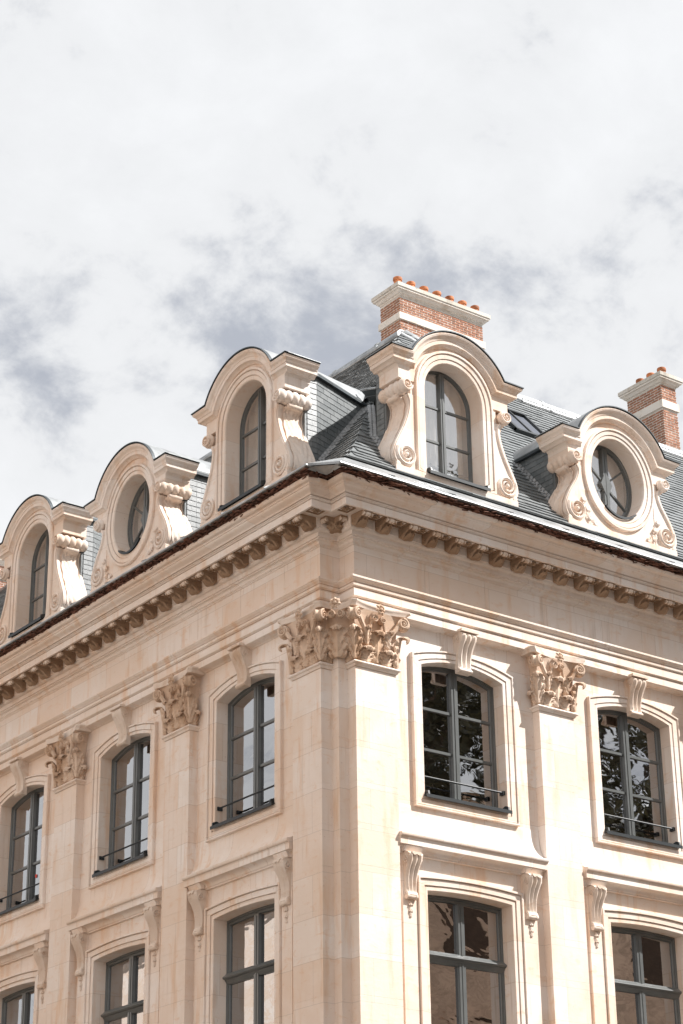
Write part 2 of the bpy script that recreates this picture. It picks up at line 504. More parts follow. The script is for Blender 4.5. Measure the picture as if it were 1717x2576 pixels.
for side in ('R', 'L'):
    for k in range(0, 26 if side == 'R' else 34):
        u = .205+SP*k
        if side == 'R': loc, rz = (u, 0, 0), 0
        else: loc, rz = (0, u, 0), LEFT
        if first: MOD.location = loc; first = False
        else: copy_tree(MOD, loc, rz)
        ur = u+SP/2
        inst(ROS, BLD, (ur, -.29, 1.772) if side == 'R' else (-.29, ur, 1.772), (0, 0, rz))
inst(ROS, BLD, (-.05, -.29, 1.772)); ROS.location = (-.29, -.05, 1.772)
for loc, rz in (((0, .005, 0), 0), ((.005, 0, 0), LEFT)):
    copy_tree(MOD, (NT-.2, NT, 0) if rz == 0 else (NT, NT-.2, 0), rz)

# ------------------------------------------------------------------ eaves: clay tile course and zinc edge
def eave_tiles():
    m = MB(); rnd = random.Random(3)
    def run(side, a, b):
        for lay, (p0, p1, z) in enumerate(((.50, .60, 2.016), (.51, .622, 2.029), (.53, .645, 2.042), (.55, .664, 2.055), (.57, .678, 2.070))):
            u = a-.05*rnd.random()
            while u < b:
                w = rnd.uniform(.03, .10); dz = rnd.uniform(-.014, .008); pr = p1+rnd.uniform(-.03, .012); th = rnd.uniform(.007, .014)
                tw = rnd.uniform(-.01, .01)
                x0, x1 = u, min(u+w-.006, b)
                if rnd.random() > .06:
                    q = [(x0, -p0+.03, z+.004), (x1, -p0+.03, z+.004), (x1, -pr, z+dz-tw), (x0, -pr, z+dz+tw)]
                    vs = q+[(x, y, zz+th) for x, y, zz in q]
                    if side == 'L': vs = [(y, x, zz) for x, y, zz in vs]
                    m.add(vs, [(0,3,2,1),(4,5,6,7),(0,1,5,4),(1,2,6,5),(2,3,7,6),(3,0,4,7)])
                u += w
    run('R', NT-.62, XR); run('L', NT-.62, YL)
    # inside of the notch
    for k in range(10):
        t = NT-.62-.02+rnd.uniform(-.03, .01); u = -.62+.3*k/10
        m.box(t-.0, t+.09, u, u+.025, 2.03+rnd.uniform(0, .03), 2.06+rnd.uniform(0, .02)); m.box(u, u+.025, t, t+.09, 2.03+rnd.uniform(0, .03), 2.06+rnd.uniform(0, .02))
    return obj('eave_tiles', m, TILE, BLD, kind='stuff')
eave_tiles()
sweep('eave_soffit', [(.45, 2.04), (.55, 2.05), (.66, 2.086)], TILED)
ZE = [(.65, 2.083), (.688, 2.088), (.694, 2.096), (.692, 2.112), (.682, 2.118), (.66, 2.122)]
sweep('zinc_eave', ZE, ZINC, smooth=20)
m = MB(); e = .690
A0, B0 = (-e, NT-e+.02), (NT-e+.02, -e)
m.add([(*A0, 2.088), (*B0, 2.088), (*A0, 2.118), (*B0, 2.118)], [(0, 1, 3, 2)])
m.grid([[(-.682, YL, 2.119), (-.682, NT-e+.02, 2.119), (NT-e+.02, -.682, 2.119), (XR, -.682, 2.119)],
        [(.03, YL, 2.477), (.03, .06, 2.477), (.03, -.19, 2.477), (XR, -.19, 2.477)]])
m.add([(-.66, NT-.66, 2.06), (NT-.66, NT-.66, 2.06), (NT-.66, -.66, 2.06), (-.60, NT-e, 2.10), (NT-e, -.60, 2.10)], [(0, 1, 3), (1, 4, 3), (1, 2, 4)])
obj('zinc_eave', m, ZINC, BLD, recalc=False)
for u in (.3, 1.2, 2.1, 3.0, 3.9, 4.8, 5.7):
    for s in 'RL':
        m = MB(); m.box(-.008, .008, -.006, .3, 0, .012)
        o = obj('zinc_seam', m, ZINC, BLD)
        tilt = math.atan2(.16, .29)
        if s == 'R': o.location = (u+.07, -.675, 2.132); o.rotation_euler = (tilt, 0, 0)
        else: o.location = (-.675, u+.15, 2.132); o.rotation_euler = (tilt, 0, LEFT)

# ------------------------------------------------------------------ pilasters with block courses
R_PIL = [.575, 3.3265, 6.11, 8.89]
L_PIL = [.558, 3.303, 6.07, 8.84, 11.6]
R_WIN = [1.945, 4.735, 7.51]
L_WIN = [1.968, 4.735, 7.50, 10.27]
HP = .280
BLK = .47
def pilaster(name, c, side):
    core = MB(); core.box(-HP+.004, HP-.004, .004, WY+.02, GZ+.6, .0)
    rz = 0 if side == 'R' else LEFT
    loc = (c, 0, 0) if side == 'R' else (0, c, 0)
    p = obj(name, core, STONE, BLD, loc, rz)
    z = 0.0; rnd = random.Random(c)
    first = rnd.uniform(.3, .47); h = first
    while z > -5:
        m = MB(); m.box(-HP, HP, 0, WY+.03, z-h+.0007, z-.0007); obj('stone_block', m, STONE, p); z -= h; h = BLK
    m = MB(); m.box(-HP, HP, 0, WY+.03, GZ+.55, z-.0007); obj('stone_block', m, STONE, p)
    m = MB(); m.box(-HP-.07, HP+.07, -.07, WY+.03, GZ, GZ+.55); obj('plinth', m, STONE, p)
    return p
for c in R_PIL[1:]: pilaster('pilaster', c, 'R')
for c in L_PIL[1:]: pilaster('pilaster', c, 'L')
CR, CL = .858, .835    # outer ends of the corner pilaster on each facade
def corner_plan(o=0.):
    return [(-o, CL+o), (-o, NT-o), (NT-o, NT-o), (NT-o, -o), (CR+o, -o), (CR+o, WY+.03), (NT+.14, WY+.03), (NT+.14, NT+.14), (WY+.03, NT+.14), (WY+.03, CL+o)]
core = MB(); core.xy(corner_plan(-.004), GZ+.5, 0)
cp = obj('corner_pilaster', core, STONE, BLD)
z = 0; h = .40
while z > -5:
    m = MB(); m.xy(corner_plan(), z-h+.0007, z-.0007); obj('stone_block', m, STONE, cp); z -= h; h = BLK
m = MB(); m.xy(corner_plan(), GZ+.55, z-.0007); obj('stone_block', m, STONE, cp)
m = MB(); m.xy(corner_plan(.07), GZ, GZ+.55); obj('plinth', m, STONE, cp)

# ------------------------------------------------------------------ Corinthian capitals
def acanthus(H, Wd, curl, out, amax=3.7):
    m = MB(); ns, ntt = 30, 16
    n0 = int(ns*.64); line = []
    for i in range(ns+1):
        if i <= n0:
            q = i/n0; line.append((.010+out*.32*q**1.6, H*q))
        else:
            q = (i-n0)/(ns-n0); a = q*amax
            line.append((.010+out*.32+curl*(1-cos(a)), H+curl*.85*sin(a)))
    F, B = [], []
    for i, (o_, z_) in enumerate(line):
        q = i/ns
        w = Wd/2*(.70+.42*sin(pi*min(1, q*1.15))**.9)*(1-.5*max(0, (q-.62)/.38)**1.4)
        lob = abs(sin(pi*(q*6.2+.12)))**.6
        w *= .74+.34*lob
        rf, rb = [], []
        for k in range(ntt+1):
            t = -1+2*k/ntt; at = abs(t)
            vein = sin(2*pi*(at*1.5-q*3.6))*.5+sin(2*pi*(at*3.2-q*6.2))*.35
            rel = .016*math.exp(-(t/.17)**2)+.020*vein*min(1, at*2.2)-.030*at**2.2+.014*(lob-.5)*at**2+.012
            rf.append((t*w, -(o_+rel*(1 if i <= n0 else .7)), z_+(.016*at*at if i <= n0 else -.022*at*at)))
            rb.append((t*w*.93, -(o_+rel-.022) if i <= n0 else -(o_+rel*.7-.006), z_-(.004 if i <= n0 else .014)))
        F.append(rf); B.append(rb)
    m.grid(F); m.grid(B)
    for side in (0, -1):
        m.grid([[F[i][side], B[i][side]] for i in range(ns+1)])
    m.grid([F[-1], B[-1]]); m.grid([F[0], B[0]])
    return m
LEAF_LO = acanthus(.150, .275, .036, .06)
LEAF_HI = acanthus(.335, .245, .042, .10)
LEAF_CO = acanthus(.330, .155, .052, .13)
LEAF_SH = acanthus(.20, .115, .026, .07)

def volute_mb(r=.074, w=.05):
    m = MB(); m.lathe([(r*.93, -w/2), (r*.93, w/2)], (0, 0, 0), 'y', 16)
    for s, yy in ((1, -w/2), (-1, w/2)):
        sp = MB(); sp.spiral((0, 0), r, 1.75, -.022, 0, sgn=-1, band=.34)
        M = Matrix.Translation((0, yy, 0)) if s > 0 else Matrix.Translation((0, yy, 0)) @ Matrix.Rotation(pi, 4, 'Z')
        if s < 0: M = Matrix.Translation((0, yy, 0)) @ Matrix.Diagonal((1, -1, 1, 1))
        m.merge(sp, M)
    return m
def stem_mb(pts, r0, r1):
    m = MB(); P = crom(pts, 5); n = len(P)
    m.tube(P, [r0+(r1-r0)*i/(n-1) for i in range(n)], 7); return m
def fleuron_mb():
    m = MB()
    for k in range(7):
        a = 2*pi*k/7; pet = MB(); rows = []
        for i in range(5):
            t = i/4; w = .024*sin(pi*(t*.8+.15)); rows.append([(w*q, -.02-.022*sin(pi*t*.9)+.01*q*q, .012+.05*t) for q in (-1, 0, 1)])
        pet.grid(rows); m.merge(pet, Matrix.Rotation(a, 4, 'Y'))
    m.lathe([(.022, 0), (.022, -.03), (.012, -.05), (.001, -.053)], (0, 0, 0), 'y', 9)
    return m
P_LO = P_HI = P_CO = P_VO = P_HE = P_FL = None
def abacus(name, plan, z0, z1, parent):
    # plan: outline points (closed), moulded edge made of three stacked slabs
    cx = sum(p[0] for p in plan)/len(plan); cy = sum(p[1] for p in plan)/len(plan)
    m = MB()
    rows = []
    for sc, z in ((.93, z0), (.945, z0+.012), (.955, z0+.03), (.985, z0+.042), (1.0, z0+.05), (1.0, z1-.004), (.99, z1)):
        rows.append([(cx+(x-cx)*sc, cy+(y-cy)*sc, z) for x, y in plan])
    m.grid(rows, cv=True, capu=True)
    return obj(name, m, CARVE, parent, smooth=35)
def arcpts(a, b, sag, n=8):
    a = Vector(a); b = Vector(b); d = b-a; nrm = Vector((-d.y, d.x)).normalized(); o = []
    for i in range(n+1):
        t = i/n; p = a+d*t+nrm*sag*4*t*(1-t); o.append((p.x, p.y))
    return o
LEAFS = {}
def place(kind, mb, parent, pos, ang, name, scale=None, tilt=0.):
    # ang: direction the piece faces, 0 = -y
    if kind not in LEAFS:
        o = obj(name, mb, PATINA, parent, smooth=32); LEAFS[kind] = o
    else:
        o = inst(LEAFS[kind], parent)
    o.location = pos; o.rotation_euler = (tilt, 0, ang)
    o.scale = scale or (1, 1, 1)
    return o
VOL = volute_mb(); HEL = volute_mb(.05, .035); FLEU = fleuron_mb()
CZ0, CZ1 = .07, .70
def torus_prof():
    return [(0, .0)]+ovolo(.0, .0, .018, .018, cav=True)+[(.022, .02), (.022, .028), (.03, .031)]+[(.03+.016*sin(pi*i/6), .031+.034*i/6) for i in range(1, 6)]+[(.03, .067), (.012, .07), (-.02, .072)]
def capital_straight(c, side):
    rz = 0 if side == 'R' else LEFT
    loc = (c, 0, 0) if side == 'R' else (0, c, 0)
    bell = MB()
    rows = []
    for o_, z_ in ((0, CZ0-.01), (0, .3), (.012, .5), (.04, .64), (.055, CZ1)):
        rows.append([(-HP-o_, WY+.02, z_), (-HP-o_, -o_, z_), (HP+o_, -o_, z_), (HP+o_, WY+.02, z_)])
    bell.grid(rows)
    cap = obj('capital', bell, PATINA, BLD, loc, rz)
    a = MB(); a.grid([[(-HP-p, WY, z), (-HP-p, -p, z), (HP+p, -p, z), (HP+p, WY, z)] for p, z in torus_prof()])
    obj('astragal', a, STONE, cap, smooth=30)
    plan = [(-.455, WY+.01), (-.455, -.085), (-.41, -.125)] + arcpts((-.41, -.125), (.41, -.125), .075)[1:-1] + [(.41, -.125), (.455, -.085), (.455, WY+.01)]
    abacus('abacus', plan, CZ1, .772, cap)
    leaves_front(cap, (0, 0), 0, HP, ends=True)
    return cap
def leaves_front(cap, o, ang, hp, ends=True):
    # o = plan centre of one flat front that faces direction ang
    R = Matrix.Rotation(ang, 2)
    def P(x, y, z):
        v = R @ Vector((x, y)); return (o[0]+v.x, o[1]+v.y, z)
    for x in (-.145, .145): place('lo', LEAF_LO, cap, P(x, 0, CZ0), ang, 'acanthus_leaf')
    place('hi', LEAF_HI, cap, P(0, .0, CZ0+.02), ang, 'acanthus_leaf')
    for x in (-.15, .15): place('sh', LEAF_SH, cap, P(x, -.03, CZ0+.20), ang+(.3 if x > 0 else -.3), 'acanthus_leaf')
    place('he', HEL, cap, P(-.06, -.055, .60), ang, 'helix_scroll')
    place('he', HEL, cap, P(.06, -.055, .60), ang, 'helix_scroll', (-1, 1, 1))
    place('fl', FLEU, cap, P(0, -.085, .71), ang, 'fleuron', (1.15, 1.15, 1.15))
    for s in (-1, 1):
        st = stem_mb([(s*.13, -.02, .2), (s*.14, -.035, .34), (s*.17, -.05, .42), (s*.25, -.07, .53), (s*.33, -.09, .645)], .018, .034)
        k = 'st%d' % s
        place(k, st, cap, P(0, 0, 0), ang, 'stem')
        st2 = stem_mb([(s*.135, -.03, .36), (s*.11, -.045, .48), (s*.085, -.055, .57)], .014, .02)
        place('sb%d' % s, st2, cap, P(0, 0, 0), ang, 'stem')
        if ends: corner_leaf(cap, P(s*hp, 0, 0), ang+s*pi/4)
        if ends: place('sd', LEAF_LO, cap, P(s*hp, .06, CZ0), ang+s*pi/2, 'acanthus_leaf', (.6, 1, 1))
def corner_leaf(cap, p, ang):
    R = Matrix.Rotation(ang, 2)
    place('co', LEAF_CO, cap, (p[0], p[1], CZ0+.02), ang, 'acanthus_leaf')
    v = R @ Vector((0, -.095))
    for s in (-1, 1):
        w = R @ Vector((s*.028, 0))
        place('vo', VOL, cap, (p[0]+v.x+w.x, p[1]+v.y+w.y, .605), ang+s*(pi/2-.55), 'volute', (1 if s < 0 else -1, 1, 1))
for c in R_PIL[1:]: capital_straight(c, 'R')
for c in L_PIL[1:]: capital_straight(c, 'L')
# corner capital
bell = MB(); rows = []
for o_, z_ in ((0, CZ0-.01), (0, .3), (.012, .5), (.035, .64), (.05, CZ1)):
    rows.append([(x, y, z_) for x, y in [(WY+.02, CL+o_), (-o_, CL+o_), (-o_, NT-o_), (NT-o_, NT-o_), (NT-o_, -o_), (CR+o_, -o_), (CR+o_, WY+.02)]])
bell.grid(rows)
bell.xy([(NT, .06), (NT+.05, NT+.05), (.06, NT), (.13, .13)], .30, CZ1)
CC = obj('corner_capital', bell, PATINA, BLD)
a = MB(); a.grid([[(x, y, z_) for x, y in [(WY, CL+p), (-p, CL+p), (-p, NT-p), (NT-p, NT-p), (NT-p, -p), (CR+p, -p), (CR+p, WY)]] for p, z_ in torus_prof()])
obj('astragal', a, STONE, CC, smooth=30)
h1 = Vector((-.125, NT-.095)); h2 = Vector((NT-.095, -.125))
plan = [(WY+.01, CL+.175), (-.085, CL+.175), (-.125, CL+.13)] + arcpts((-.125, CL+.13), (-.125, NT-.06), .075)[1:-1] + [(-.125, NT-.06), (-.09, NT-.11)] + arcpts((-.09, NT-.11), (NT-.11, -.09), .14)[1:-1] + [(NT-.11, -.09), (NT-.06, -.125)] + arcpts((NT-.06, -.125), (CR+.13, -.125), .075)[1:-1] + [(CR+.13, -.125), (CR+.175, -.085), (CR+.175, WY+.01), (NT+.2, WY+.01), (WY+.01, NT+.2)]
abacus('abacus', plan, CZ1, .772, CC)
leaves_front(CC, ((NT+CR)/2, 0), 0, 0, ends=False)
leaves_front(CC, (0, (NT+CL)/2), LEFT, 0, ends=False)
corner_leaf(CC, (CR, 0), pi/4); corner_leaf(CC, (0, CL), LEFT-pi/4)
corner_leaf(CC, (NT, 0), -pi/4); corner_leaf(CC, (0, NT), -pi/4)
place('sd', LEAF_LO, CC, (CR, .06, CZ0), pi/2, 'acanthus_leaf', (.6, 1, 1))
place('sd', LEAF_LO, CC, (.06, CL, CZ0), pi, 'acanthus_leaf', (.6, 1, 1))
for p, an in (((NT, NT*.45, CZ0), LEFT), ((NT*.45, NT, CZ0), 0)):
    place('lo', LEAF_LO, CC, p, an, 'acanthus_leaf', (.85, 1, 1))
    place('hi', LEAF_HI, CC, (p[0], p[1], CZ0+.02), an, 'acanthus_leaf', (.75, .8, .9))
place('hi', LEAF_HI, CC, (.135, .135, CZ0+.04), -pi/4, 'acanthus_leaf', (1.0, 1, .98))
place('fl', FLEU, CC, (.02, .02, .705), -pi/4, 'fleuron', (1.15, 1.15, 1.15))
for s in (-1, 1):
    R = Matrix.Rotation(-pi/4, 2); v = R @ Vector((s*.055, -.02))
    place('he', HEL, CC, (.08+v.x, .08+v.y, .60), -pi/4, 'helix_scroll', (1 if s < 0 else -1, 1, 1))

# ------------------------------------------------------------------ walls with window openings
UZ0, UZ1, US = -1.316, .376, .266      # upper opening: sill, crown, spring
LZ1 = -2.40                            # lower opening head
LZ0 = -5.25
def wall(name, pil, win, side, end):
    m = MB(); th = .42
    rz = 0 if side == 'R' else LEFT
    sg = 1 if side == 'R' else -1
    def bx(u0, u1, z0, z1, y0=WY):
        a, b = (u0, u1) if sg > 0 else (-u1, -u0)
        m.box(a, b, y0, th, z0, z1)
    edges = [pil[0]] + pil[1:]
    for i, w in enumerate(win):
        a = (edges[i]+HP-.02) if i else (CR-.02 if side == 'R' else CL-.02)
        b = edges[i+1]-HP+.02
        # band by band, the openings left free
        bx(a, b, .397, .76); bx(a, w-.70, -1.40, .397); bx(w+.70, b, -1.40, .397)
        bx(a, b, -2.33, -1.40); bx(a, w-.70, LZ0-.1, -2.33); bx(w+.70, b, LZ0-.1, -2.33)
        bx(a, b, GZ, LZ0-.1)
        bx(b-.02+.002, b-.02+2*HP-.002, GZ, .76, WY+.03)
    last = edges[len(win)]+HP
    bx(last, end, GZ, .76)
    return obj(name, m, STONE, BLD, (0, 0, 0), rz)
wall('wall', R_PIL, R_WIN, 'R', XR)
wall('wall', L_PIL, L_WIN, 'L', YL)
m = MB(); m.xy([(.15, CL), (.15, .15), (CR, .15), (CR, .42), (.42, .42), (.42, CL)], GZ, .76); obj('wall', m, STONE, BLD)

# dark rooms behind the windows and the rest of the shell
m = MB(); m.box(1.3, 1.34, 1.3, YL, GZ, 2.2); m.box(1.3, XR, 1.3, 1.34, GZ, 2.2)
for z_ in (-5.4, -1.85, .42):
    m.xy([(.43, YL), (.43, .43), (XR, .43), (XR, 1.29), (1.29, 1.29), (1.29, YL)], z_, z_+.14)
obj('interior_wall', m, ROOM, BLD)
m = MB(); m.box(.03, XR, YL-.5, YL, GZ, 2.3); m.box(XR-.5, XR, .45, YL-.6, GZ, 2.3); obj('wall', m, STONE, BLD)

# ------------------------------------------------------------------ window pieces
def arch_outline(hw, z0, zs, rise, n=14):
    P = [(-hw, z0), (-hw, (z0+zs)/2), (-hw, zs)]
    if rise > 0:
        R = (hw*hw+rise*rise)/(2*rise); a = math.asin(min(1, hw/R)); cz = zs+rise-R
        if rise > hw: a = pi-a
        for i in range(1, n):
            t = -a+2*a*i/n; P.append((R*sin(t), cz+R*cos(t)))
    else:
        for i in range(1, n): P.append((-hw+2*hw*i/n, zs))
    P += [(hw, zs), (hw, (z0+zs)/2), (hw, z0)]
    return P
def lerp_outline(A, B, t): return [(a[0]+(b[0]-a[0])*t, a[1]+(b[1]-a[1])*t) for a, b in zip(A, B)]
def ring(m, A, B, steps, closed=True):
    # steps: (t between outline A and B, y)
    m.grid([[(x, y, z_) for x, z_ in lerp_outline(A, B, t)] for t, y in steps], cv=closed)
def console(zb, zt, wb, wt, prof, flutes=3, ybase=WY):
    # S-shaped bracket; prof: (height 0..1, projection)
    m = MB(); C_ = crom(prof, 4); rows = []
    for h_, p_ in C_:
        w = wb+(wt-wb)*min(1, max(0, h_)); z_ = zb+(zt-zb)*h_; row = []
        for k in range(13):
            t = -1+k/6
            rel = .017*cos(t*pi*flutes) if .1 < h_ < .93 else .006
            row.append((t*w/2, ybase-p_-rel*.7, z_))
        rows.append(row)
    m.grid(rows)
    for s in (0, -1):
        e = [r[s] for r in rows]; b = [(x, ybase, z_) for x, y, z_ in e]
        m.grid([e, b])
    m.grid([rows[0], [(x, ybase, z_) for x, y, z_ in rows[0]]]); m.grid([rows[-1], [(x, ybase, z_) for x, y, z_ in rows[-1]]])
    return m
def side_spiral(m, x, cy, cz, r, s, turns=1.6):
    sp = MB(); sp.spiral((0, 0), r, turns, -.012, 0, sgn=-s, a0=pi/2)
    # local (x,z) plane -> (y,z) plane on side x
    M = Matrix(((0, -s, 0, x), (s, 0, 0, cy), (0, 0, 1, cz), (0, 0, 0, 1)))
    m.merge(sp, M)
KEYP = [(0, .03), (.01, .075), (.06, .095), (.12, .08), (.3, .075), (.5, .095), (.68, .135), (.82, .175), (.92, .18), (.98, .155), (1.0, .13)]
def build_upper_window(loc, rz):
    hw, hs = .62, .779
    A = arch_outline(hs, -1.463, .382, .125); B = arch_outline(hw, UZ0, US, .11)
    m = MB()
    ring(m, A, B, [(0, WY+.01), (0, .082), (.03, .072), (.15, .072), (.18, .082), (.185, .104), (.235, .104), (.24, .086), (.66, .090), (.665, .112), (.715, .112), (.72, .100), (.98, .102), (1, .108), (1, .34)])
    w = obj('arched_window', m, STONE, BLD, loc, rz, smooth=25, recalc=False)
    # keystone
    k = console(.262, .745, .19, .235, KEYP)
    for s in (-1, 1): side_spiral(k, s*.112, WY-.105, .665, .055, s); side_spiral(k, s*.092, WY-.07, .295, .03, s)
    k.box(-.135, .135, -.075, WY, .743, .775)
    obj('keystone', k, CARVE, w, smooth=40)
    # timber frame
    F1 = arch_outline(hw+.01, UZ0, US, .113); F2 = arch_outline(hw-.058, UZ0+.075, US-.035, .098)
    m = MB(); ring(m, F1, F2, [(0, .27), (.35, .27), (.45, .285), (.9, .285), (1, .295), (1, .33), (0, .33)])
    m.box(-.047, .047, .262, .33, UZ0+.02, US+.115-.055)
    m.box(-.010, .010, .254, .2618, UZ0+.05, US+.05)
    for zb in (-.19, -.69):
        for s in (-1, 1): m.box(min(s*.056, s*.565), max(s*.056, s*.565), .285, .322, zb-.016, zb+.016)
    obj('frame', m, FRAME, w, smooth=25)
    zs = [UZ0+.07, -.69, -.19]
    for s in (-1, 1):
        for i in range(3):
            if i < 2:
                poly = [(s*.04, zs[i]), (s*.57, zs[i]), (s*.57, zs[i+1]), (s*.04, zs[i+1])]
            else:
                top = [p for p in F2 if p[0]*s > .05]; top.sort(key=lambda p: abs(p[0]))
                top = [p for p in top if p[1] > 0]
                poly = [(s*.04, -.19), (s*.57, -.19), (s*.57, US-.03)] + [(x, z_+.008) for x, z_ in top[::-1]] + [(s*.04, US+.075)]
            g = MB(); g.xz(poly, .306, .310); obj('pane', g, GLASS, w)
    # zinc sill with turned-up ends
    s_ = MB(); s_.box(-.635, .635, .055, .29, -1.322, -1.308); s_.box(-.64, .64, .046, .056, -1.345, -1.306)
    for s in (-1, 1): s_.yz([(.05, -1.31), (.20, -1.31), (.20, -1.275), (.11, -1.245), (.06, -1.262)], s*.60-.012, s*.60+.012)
    obj('sill', s_, IRON, w)
    r = MB(); r.tube([(-.615, .15, -1.075), (.60, .15, -1.075)], .011, 6)
    r.box(-.625, -.60, .13, .20, -1.10, -1.055); r.box(.585, .615, .13, .20, -1.10, -1.055)
    obj('guard_rail', r, IRON, w)
    return w
U0 = build_upper_window((R_WIN[0], 0, 0), 0)
for c in R_WIN[1:]: copy_tree(U0, (c, 0, 0), 0)
UL = [copy_tree(U0, (0, c, 0), LEFT) for c in L_WIN]

BRKP = [(0, .015), (.015, .05), (.05, .062), (.10, .05), (.25, .042), (.45, .052), (.63, .085), (.78, .125), (.90, .14), (.97, .12), (1.0, .09)]
def build_lower_window(loc, rz):
    hw, hs = .62, .775
    A = arch_outline(hs, LZ0, -2.262, .035); B = arch_outline(hw, LZ0+.1, LZ1-.015, .03)
    m = MB(); ring(m, A, B, [(0, WY+.01), (0, .08), (.03, .068), (.17, .068), (.195, .080), (.20, .102), (.25, .102), (.255, .086), (.64, .090), (.645, .114), (.695, .114), (.70, .102), (.97, .104), (1, .11), (1, .36)])
    for s in (-1, 1): m.box(s*.885-.10, s*.885+.10, .092, WY+.02, LZ0, -2.04)
    m.box(-.85, .85, .03, WY+.02, LZ0-.12, LZ0-.002)
    w = obj('hooded_window', m, STONE, BLD, loc, rz, smooth=25, recalc=False)
    # hood with swept apron
    pr = [(WY+.02, -1.40), (WY-.004, -1.47)]
    for i in range(10):
        a = pi/2*i/9; pr.append((WY-.006-.145*(1-cos(a))**1.15, -1.50-.335*sin(a)))
    pr += [(-.048, -1.838), (-.052, -1.842), (-.052, -1.862)] + [(-.052+.026*t, -1.862-.03*(t+.18*sin(2*pi*t))) for t in (.2, .4, .6, .8, 1)] + [(-.022, -1.893), (-.022, -1.962), (.02, -1.966)] + [(.022+.05*sin(t*pi/2), -1.968-.05*(1-cos(t*pi/2))) for t in (.2, .4, .6, .8, 1)] + [(.075, -2.022), (.085, -2.024), (.085, -2.042), (WY+.02, -2.045)]
    hd = MB(); hb = 1.088
    hd.grid([[(-hb, y, z_) for y, z_ in pr], [(hb, y, z_) for y, z_ in pr]], capu=True)
    for s in (-1, 1):   # hood breaks forward over the brackets
        hd.yz([(.08, -2.03), (.02, -2.03), (-.012, -1.975), (-.012, -1.968), (.08, -1.968)], s*.885-.125, s*.885+.125)
    obj('hood', hd, STONE, w, smooth=30)
    for s in (-1, 1):
        b = console(-2.53, -2.035, .135, .205, BRKP, ybase=.10)
        for q in (-1, 1): side_spiral(b, q*.098, .10-.078, -2.12, .055, q); side_spiral(b, q*.070, .10-.035, -2.50, .028, q)
        b.lathe([(.02, -.078), (.034, -.075), (.036, -.05), (.030, -.045), (.03, .045), (.036, .05), (.034, .075), (.02, .078)], (0, .065, -2.525), 'x', 10)
        b.merge(MB().xz([(-.07, -2.06), (-.035, -2.085), (0, -2.07), (.035, -2.085), (.07, -2.06), (.06, -2.045), (-.06, -2.045)], -.055, 0))
        # bell-flower drop
        for zz, r_ in ((-2.595, .040), (-2.665, .034), (-2.72, .024)):
            for k in range(5):
                a = -pi/2+(k-2)*.62
                pet = MB(); rows = []
                for i in range(5):
                    t = i/4; ww = .016*sin(pi*(t*.75+.2)); o_ = r_*(.25+.75*t**.8)
                    rows.append([(ww*q, -o_, -.055*t+.025+.004*q*q) for q in (-1, 0, 1)])
                pet.grid(rows); b.merge(pet, Matrix.Translation((0, .10, zz)) @ Matrix.Rotation(a+pi/2, 4, 'Z'))
            b.lathe([(.001, .035), (r_*.5, .02), (r_*.6, -.02), (.002, -.03)], (0, .092, zz), 'z', 8)
        obj('scroll_bracket', b, CARVE, w, (s*.885, 0, 0), smooth=40)
    # frame: transom light over two casements
    F1 = arch_outline(hw+.01, LZ0+.05, LZ1-.015, .03); F2 = arch_outline(hw-.05, LZ0+.14, LZ1-.075, .026)
    m = MB(); ring(m, F1, F2, [(0, .29), (.4, .29), (.5, .305), (.9, .305), (1, .315), (1, .35), (0, .35)])
    m.box(-.045, .045, .284, .35, LZ0+.06, LZ1-.05)
    m.box(-.009, .009, .277, .2838, LZ0+.06, LZ1-.07)
    m.yz([(.35, -3.03), (.29, -3.03), (.275, -3.05), (.245, -3.07), (.235, -3.085), (.245, -3.10), (.27, -3.11), (.28, -3.13), (.30, -3.16), (.35, -3.16)], -.635, .635)
    obj('frame', m, FRAME, w, smooth=25)
    for s in (-1, 1):
        g = MB(); g.xz([(s*.04, -3.05), (s*.58, -3.05), (s*.58, LZ1-.075), (s*.04, LZ1-.05)], .326, .330); obj('pane', g, GLASS, w)
        g = MB(); g.xz([(s*.04, LZ0+.1), (s*.58, LZ0+.1), (s*.58, -3.12), (s*.04, -3.12)], .326, .330); obj('pane', g, GLASS, w)
    return w
L0 = build_lower_window((R_WIN[0], 0, 0), 0)
for c in R_WIN[1:]: copy_tree(L0, (c, 0, 0), 0)
for c in L_WIN: copy_tree(L0, (0, c, 0), LEFT)

# ------------------------------------------------------------------ roof
RP = [(-.70, 2.085), (.15, 2.545), (.45, 2.85), (.68, 3.12), (1.42, 4.01), (4.95, 8.09)]
def zr(d):
    for (a, b), (c, e) in zip(RP, RP[1:]):
        if d <= c: return b+(e-b)*(d-a)/(c-a)
    return RP[-1][1]
RD = 4.6; RZ = 7.685; RE = 3.66; RZR = 6.6; HO = .22        # the right slope sits HO further out than the left one
def zR(y): return zr(y+HO)
roof = MB()
def verge(d): return XR if d <= RE else 6.0-(d-RE)/(RD-RE)*1.25
ds = [-.02, .15, .3, .45, .56, .68, 1.42, RE]
roof.grid([[(d, YL, zr(d)), (d, d-HO, zr(d)), (XR, d-HO, zr(d))] for d in ds])
roof.grid([[(d, YL, zr(d)), (d, d-HO, zr(d)), (6.0-(d-RE)/(RD-RE)*1.25, d-HO, zr(d))] for d in (RE, RD)])
roof.add([(RD, YL, RZ), (RD, RD-HO, RZ), (4.75, RD-HO, RZ), (6.0, 8.0, RZ), (6.0, YL, RZ)], [(0, 1, 2, 3, 4)])
roof.add([(6.0, RE-HO, zr(RE)), (XR, RE-HO, zr(RE)), (XR, YL, zr(RE)), (6.0, YL, zr(RE)), (4.75, RD-HO, RZ), (6.0, 8.0, RZ)], [(0, 1, 2, 3), (0, 5, 4)])
ROOF = obj('roof', roof, SLATE, BLD, recalc=False)
